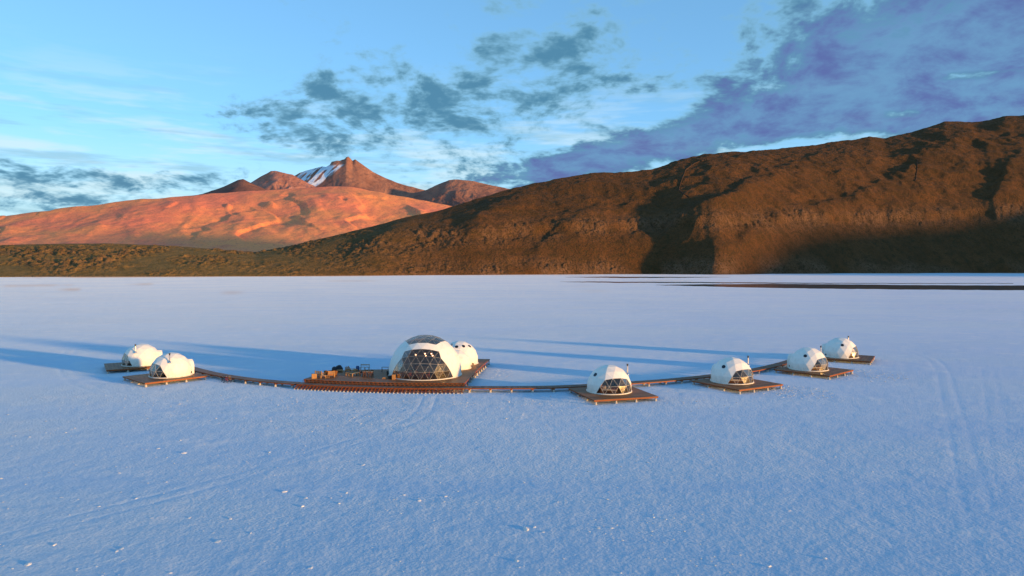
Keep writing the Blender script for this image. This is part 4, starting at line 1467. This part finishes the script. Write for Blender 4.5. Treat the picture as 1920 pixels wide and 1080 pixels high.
def metal_table(px, py):
    r = empty('metal_table', on_deck(px, py), R_(-5)); tag(r, 'thin dark metal table left of the big dome', 'table')
    MB().box(-.55, .55, -.3, .3, 0.72, 0.755).build('tabletop', M_GREYC, r)
    for sx in (-1, 1):
        for sy in (-1, 1):
            MB().box(sx * .5 - .02, sx * .5 + .02, sy * .26 - .02, sy * .26 + .02, 0, 0.718).build('leg', M_BLACK, r)
        MB().box(sx * .5 - .012, sx * .5 + .012, -.238, .238, 0.04, 0.065).build('stretcher', M_BLACK, r)
    return r


metal_table(722.5, 697.6)
crate(727.6, 703.6, R_(5), 'narrow black bin against the left side of the big dome', 0.34, 0.34, 0.62, M_BLACK, 'bin')
crate(731.8, 710.2, R_(-4), 'low black box at the foot of the big dome, left of the pine box', 0.48, 0.42, 0.44, M_BLACK, 'storage_box')
crate(738.2, 711.4, R_(-4), 'tall orange pine box at the left foot of the big window', 0.40, 0.38, 0.66, M_PINE, 'wood_box')
fp = empty('firewood_rack', on_deck(721.5, 710.2), R_(6)); tag(fp, 'short stack of split firewood near the left foot of the big dome', 'firewood')
for k in range(7):
    x = -0.30 + 0.1 * k
    MB().bar((x, -0.18, 0.07 + 0.11 * (k % 2)), (x + 0.03, 0.18, 0.07 + 0.11 * (k % 2)), 0.09, 0.10).build('split_log', M_PINE, fp)
chair((-6.05, 107.3, MAIN_Z + 0.003), R_(150), 'pine folding chair on the side deck beside the white passage', M_PINE, 'chair by the passage')

# inside the big dome
def inside(px_x, y, rz, label, mat):
    r = empty('dining_table', (px_x, y, MAIN_Z + 0.04), rz); tag(r, label, 'table', 'tables inside the big dome')
    MB().lathe([(0.02, 0.70), (0.55, 0.70), (0.55, 0.74), (0.02, 0.74)], 18).build('tabletop', mat, r)
    MB().lathe([(0.28, 0.0), (0.28, 0.03), (0.05, 0.05), (0.05, 0.698)], 10).build('pedestal', M_BLACK, r)
    for k in range(3):
        a = R_(120 * k + 30)
        chair((px_x + 0.85 * math.cos(a), y + 0.85 * math.sin(a), MAIN_Z + 0.04), a - math.pi / 2, ['chair', 'chair', 'chair'][k] + ' %s the %s' % (('right of', 'left of', 'in front of')[k], label), M_RUST if k == 0 else M_DARKWOOD, 'chairs inside the big dome')
    return r


inside(-15.6, 98.9, 0, 'round table on the left inside the big dome', M_PINE)
inside(-12.9, 98.2, 0, 'round table in the middle inside the big dome', M_PINE)
inside(-10.1, 98.9, 0, 'round table on the right inside the big dome', M_PINE)
ct = empty('bar_counter', (-12.2, 103.2, MAIN_Z + 0.04)); tag(ct, 'long pine counter across the back inside the big dome', 'counter')
MB().box(-2.4, 2.4, -0.3, 0.3, 0, 1.0).build('cabinet', M_PINE, ct)
MB().box(-2.5, 2.5, -0.36, 0.36, 1.002, 1.06).build('worktop', M_DARKWOOD, ct)
pw = empty('partition_screen', (-9.7, 101.4, MAIN_Z + 0.04), R_(-18)); tag(pw, 'tall golden pine screen standing on the right inside the big dome', 'screen')
for k in range(6):
    MB().box(-0.9 + .3 * k, -0.9 + .3 * k + .285, -.03, .03, 0, 1.9).build('panel', M_PINE, pw)

m, T, b = principled('warm_bulb', (0.9, 0.6, 0.4), 0.4)
b.inputs['Emission Color'].default_value = (1.0, 0.50, 0.28, 1); b.inputs['Emission Strength'].default_value = 3.0
M_BULB = m
for k, (px, py, l) in enumerate([(779.3, 665.2, 'leftmost'), (797.0, 663.2, 'upper middle'), (798.4, 667.0, 'lower middle'), (808.8, 663.2, 'upper right'), (811.2, 666.8, 'lower right')]):
    Yd = 99.5 + 0.4 * (k % 2)
    x = (px - 960) / FPX * Yd; z = CAM_H - (py - HOR) / FPX * Yd
    r = empty('pendant_lamp', (x, Yd, z)); tag(r, l + ' lit pendant lamp hanging inside the big dome', 'lamp', 'pendant lamps in the big dome')
    me = bpy.data.meshes.new('bulb'); bm = bmesh.new(); bmesh.ops.create_icosphere(bm, subdivisions=2, radius=0.10); bm.to_mesh(me); bm.free()
    link('bulb', me, M_BULB, r)
    top = MAIN_Z + 0.49 + math.sqrt(max(5.2 ** 2 - (x + 12.85) ** 2 - (Yd - 101.1) ** 2, 0.5))
    MB().tube((0, 0, 0.09), (0, 0, top - z), 0.008, 5).build('cord', M_BLACK, r)

# ------------------------------------------------------------------ bicycles
def bicycle(loc, rz, lean, paint, label):
    r = empty('bicycle', loc, rz); r.rotation_euler = (R_(lean), 0, rz); tag(r, label, 'bicycle', 'bicycles leaning on the boardwalk')
    for x in (-0.54, 0.54):
        w = MB().torus((x, 0, 0.35), 0.325, 0.028, 'y', 22, 6).build('wheel', M_RUBBER, r)
        s = MB()
        for k in range(8):
            a = math.pi * k / 4
            s.tube((x, 0, 0.35), (x + 0.31 * math.cos(a), 0, 0.35 + 0.31 * math.sin(a)), 0.004, 4)
        s.lathe([(0.02, -.03), (0.02, .03)], 6, (x, 0, 0.35)).build('spokes', M_STEEL, w)
    f = MB(); bb, st, ht, hb = (-0.12, 0, 0.31), (-0.22, 0, 0.82), (0.36, 0, 0.84), (0.40, 0, 0.68)
    for a, b_ in ((bb, st), (st, ht), (bb, hb), (hb, ht)):
        f.tube(a, b_, 0.024, 7)
    for s in (-.05, .05):
        f.tube((-0.54, s, 0.35), (bb[0], s * .4, bb[2]), 0.013, 6); f.tube((-0.54, s, 0.35), (st[0], s * .4, st[2] - .06), 0.011, 6)
        f.tube((0.54, s, 0.35), (0.41, s * .8, 0.66), 0.016, 6)
    f.build('frame', paint, r)
    MB().tube(st, (-0.25, 0, 0.93), 0.014, 6).build('seat_post', M_STEEL, r)
    bevel(MB().box(-0.38, -0.12, -.065, .065, 0.93, 0.98).build('saddle', M_RUBBER, r), 0.02)
    MB().tube(ht, (0.34, 0, 0.98), 0.014, 6).tube((0.34, -.30, 0.99), (0.34, .30, 0.99), 0.013, 6).build('handlebar', M_BLACK, r)
    MB().torus((-0.12, 0, 0.31), 0.085, 0.012, 'y', 14, 5).build('chainring', M_STEEL, r)
    for s in (-1, 1):
        MB().bar((-0.12, s * .05, 0.31), (-0.12 + s * .12, s * .07, 0.31 - s * .12), 0.02, 0.02).build('crank', M_BLACK, r)
    return r


for (px, py, rz, paint, label) in ((417.0, 716.6, -52, M_BLACK, 'black bicycle, leftmost of the three against the boardwalk'),
                                   (423.5, 717.6, -50, M_REDP, 'red bicycle, middle of the three against the boardwalk'),
                                   (429.5, 716.4, -46, M_YELP, 'ochre bicycle, rightmost of the three against the boardwalk')):
    p = at(px, py, 0); bicycle((p.x, p.y, 0.0), R_(rz), -7, paint, label)

# ------------------------------------------------------------------ loose salt
def lump_mesh(seed):
    bm = bmesh.new(); bmesh.ops.create_icosphere(bm, subdivisions=1, radius=1.0)
    rnd = random.Random(seed)
    for v in bm.verts:
        v.co *= rnd.uniform(0.6, 1.15); v.co.z = max(v.co.z * 0.55, -0.12)
    me = bpy.data.meshes.new('salt_lump'); bm.to_mesh(me); bm.free(); me.materials.append(M_SALTL); return me


LM = [lump_mesh(k) for k in range(6)]
rnd = random.Random(77)
BIG = [(986, 992, .34), (1003, 989, .18), (1018, 998, .16), (969, 1052, .22), (407, 1016, .26), (583, 1066, .22), (320, 1075, .2), (54, 1058, .28), (228, 1029, .18), (219, 1034, .2), (102, 1022, .18), (284, 972, .14), (355, 971, .14),
       (256, 935, .16), (185, 950, .14), (224, 887, .18), (312, 904, .12), (400, 1000, .14), (432, 973, .2), (533, 922, .2), (573, 934, .18), (567, 950, .18), (636, 944, .16), (681, 872, .22), (650, 924, .16), (787, 939, .18), (835, 931, .16),
       (757, 928, .15), (1122, 990, .16), (1147, 990, .14), (1138, 936, .14), (1226, 970, .12), (1214, 867, .14), (1102, 884, .12), (949, 785, .2), (895, 804, .14), (338, 826, .2), (345, 850, .22), (297, 841, .2), (508, 790, .18), (1585, 812, .14), (1480, 958, .14), (1547, 1047, .14),
       (1444, 1062, .14), (1566, 857, .12), (1636, 885, .12), (2, 897, .2), (115, 933, .14), (470, 1000, .14), (505, 848, .18), (908, 847, .15)]
for k, (px, py, s) in enumerate(BIG):
    p = at(px, py, 0)
    o = bpy.data.objects.new('salt_lump', LM[k % 6]); COL.objects.link(o)
    o.location = (p.x, p.y, 0.0); o.scale = (s * rnd.uniform(.8, 1.3), s * rnd.uniform(.6, 1.0), s * rnd.uniform(.6, .9)); o.rotation_euler = (0, 0, rnd.uniform(0, 6))
    if k == 0: tag(o, 'biggest pale salt lump, alone in the foreground centre', 'salt lump', 'loose salt lumps on the flat')
    else: tag(o, 'small pale salt lump lying loose on the blue foreground salt', 'salt lump', 'loose salt lumps on the flat')

mb = MB()
base_v = [v.co.copy() for v in LM[0].vertices]; base_f = [tuple(p.vertices) for p in LM[0].polygons]
def crumb(x, y, s):
    a = rnd.uniform(0, 6.3); c, sn = math.cos(a), math.sin(a); sx, sz = s * rnd.uniform(.8, 1.5), s * rnd.uniform(.5, 1.0)
    mb.add([(x + (v.x * c - v.y * sn) * sx, y + (v.x * sn + v.y * c) * s, v.z * sz + 0.0) for v in base_v], base_f)
for _ in range(1500):
    px, py = rnd.uniform(-40, 1400), 745 + 335 * rnd.random() ** 1.3
    if perlin(np.array([px / 130.0]), np.array([py / 60.0]), 55)[0] < rnd.uniform(-0.35, 0.45): continue
    p = at(px, py, 0); crumb(p.x, p.y, rnd.uniform(0.03, 0.085))
for (c, rad, s) in ROUGH:
    q = at(*c)
    for _ in range(int(230 * s)):
        a, r0 = rnd.uniform(0, 6.3), rad * math.sqrt(rnd.random()); crumb(q.x + r0 * math.cos(a), q.y + r0 * math.sin(a), rnd.uniform(0.05, 0.13))
o = mb.build('salt_crumbs', M_SALTL); o['kind'] = 'stuff'; o['label'] = 'pale salt crumbs strewn over the flat'

# ------------------------------------------------------------------ dry stone walls on the hill
M_STONE = mat_plain('dark_stone', (0.085, 0.055, 0.040), 0.95, 0.1, 0, 0.4, 0.6)
def stone_wall(pts, label):
    P = []
    for (a, b) in zip(pts[:-1], pts[1:]):
        n = max(2, int(math.hypot(b[0] - a[0], b[1] - a[1]) / 2))
        P += [hill_z(a[0] + (b[0] - a[0]) * k / n, a[1] + (b[1] - a[1]) * k / n) for k in range(n)]
    vs, fs = [], []
    for i, p in enumerate(P):
        d = (P[min(i + 1, len(P) - 1)] - P[max(i - 1, 0)]); d.z = 0; d.normalize(); n = Vector((-d.y, d.x, 0))
        h = 2.2 + 0.5 * math.sin(i * 2.3)
        for s, z in ((-.9, -3), (.9, -3), (.6, h), (-.6, h)):
            vs.append(p + n * s + Vector((0, 0, z)))
    for i in range(len(P) - 1):
        for k in range(4):
            fs.append((4 * i + k, 4 * i + (k + 1) % 4, 4 * i + 4 + (k + 1) % 4, 4 * i + 4 + k))
    o = mesh_obj('stone_wall', vs, fs, M_STONE)
    tag(o, label, 'stone wall', 'dry stone walls on the hill')


stone_wall([(1330, 299), (1312, 303), (1298, 310), (1286, 319), (1281, 332), (1276, 345), (1273, 358), (1283, 365), (1293, 371)], 'dark bent stone wall climbing the middle of the brown hill')
stone_wall([(1720, 299), (1720, 318), (1718, 332), (1716, 344)], 'short straight dark stone wall high on the right of the hill')
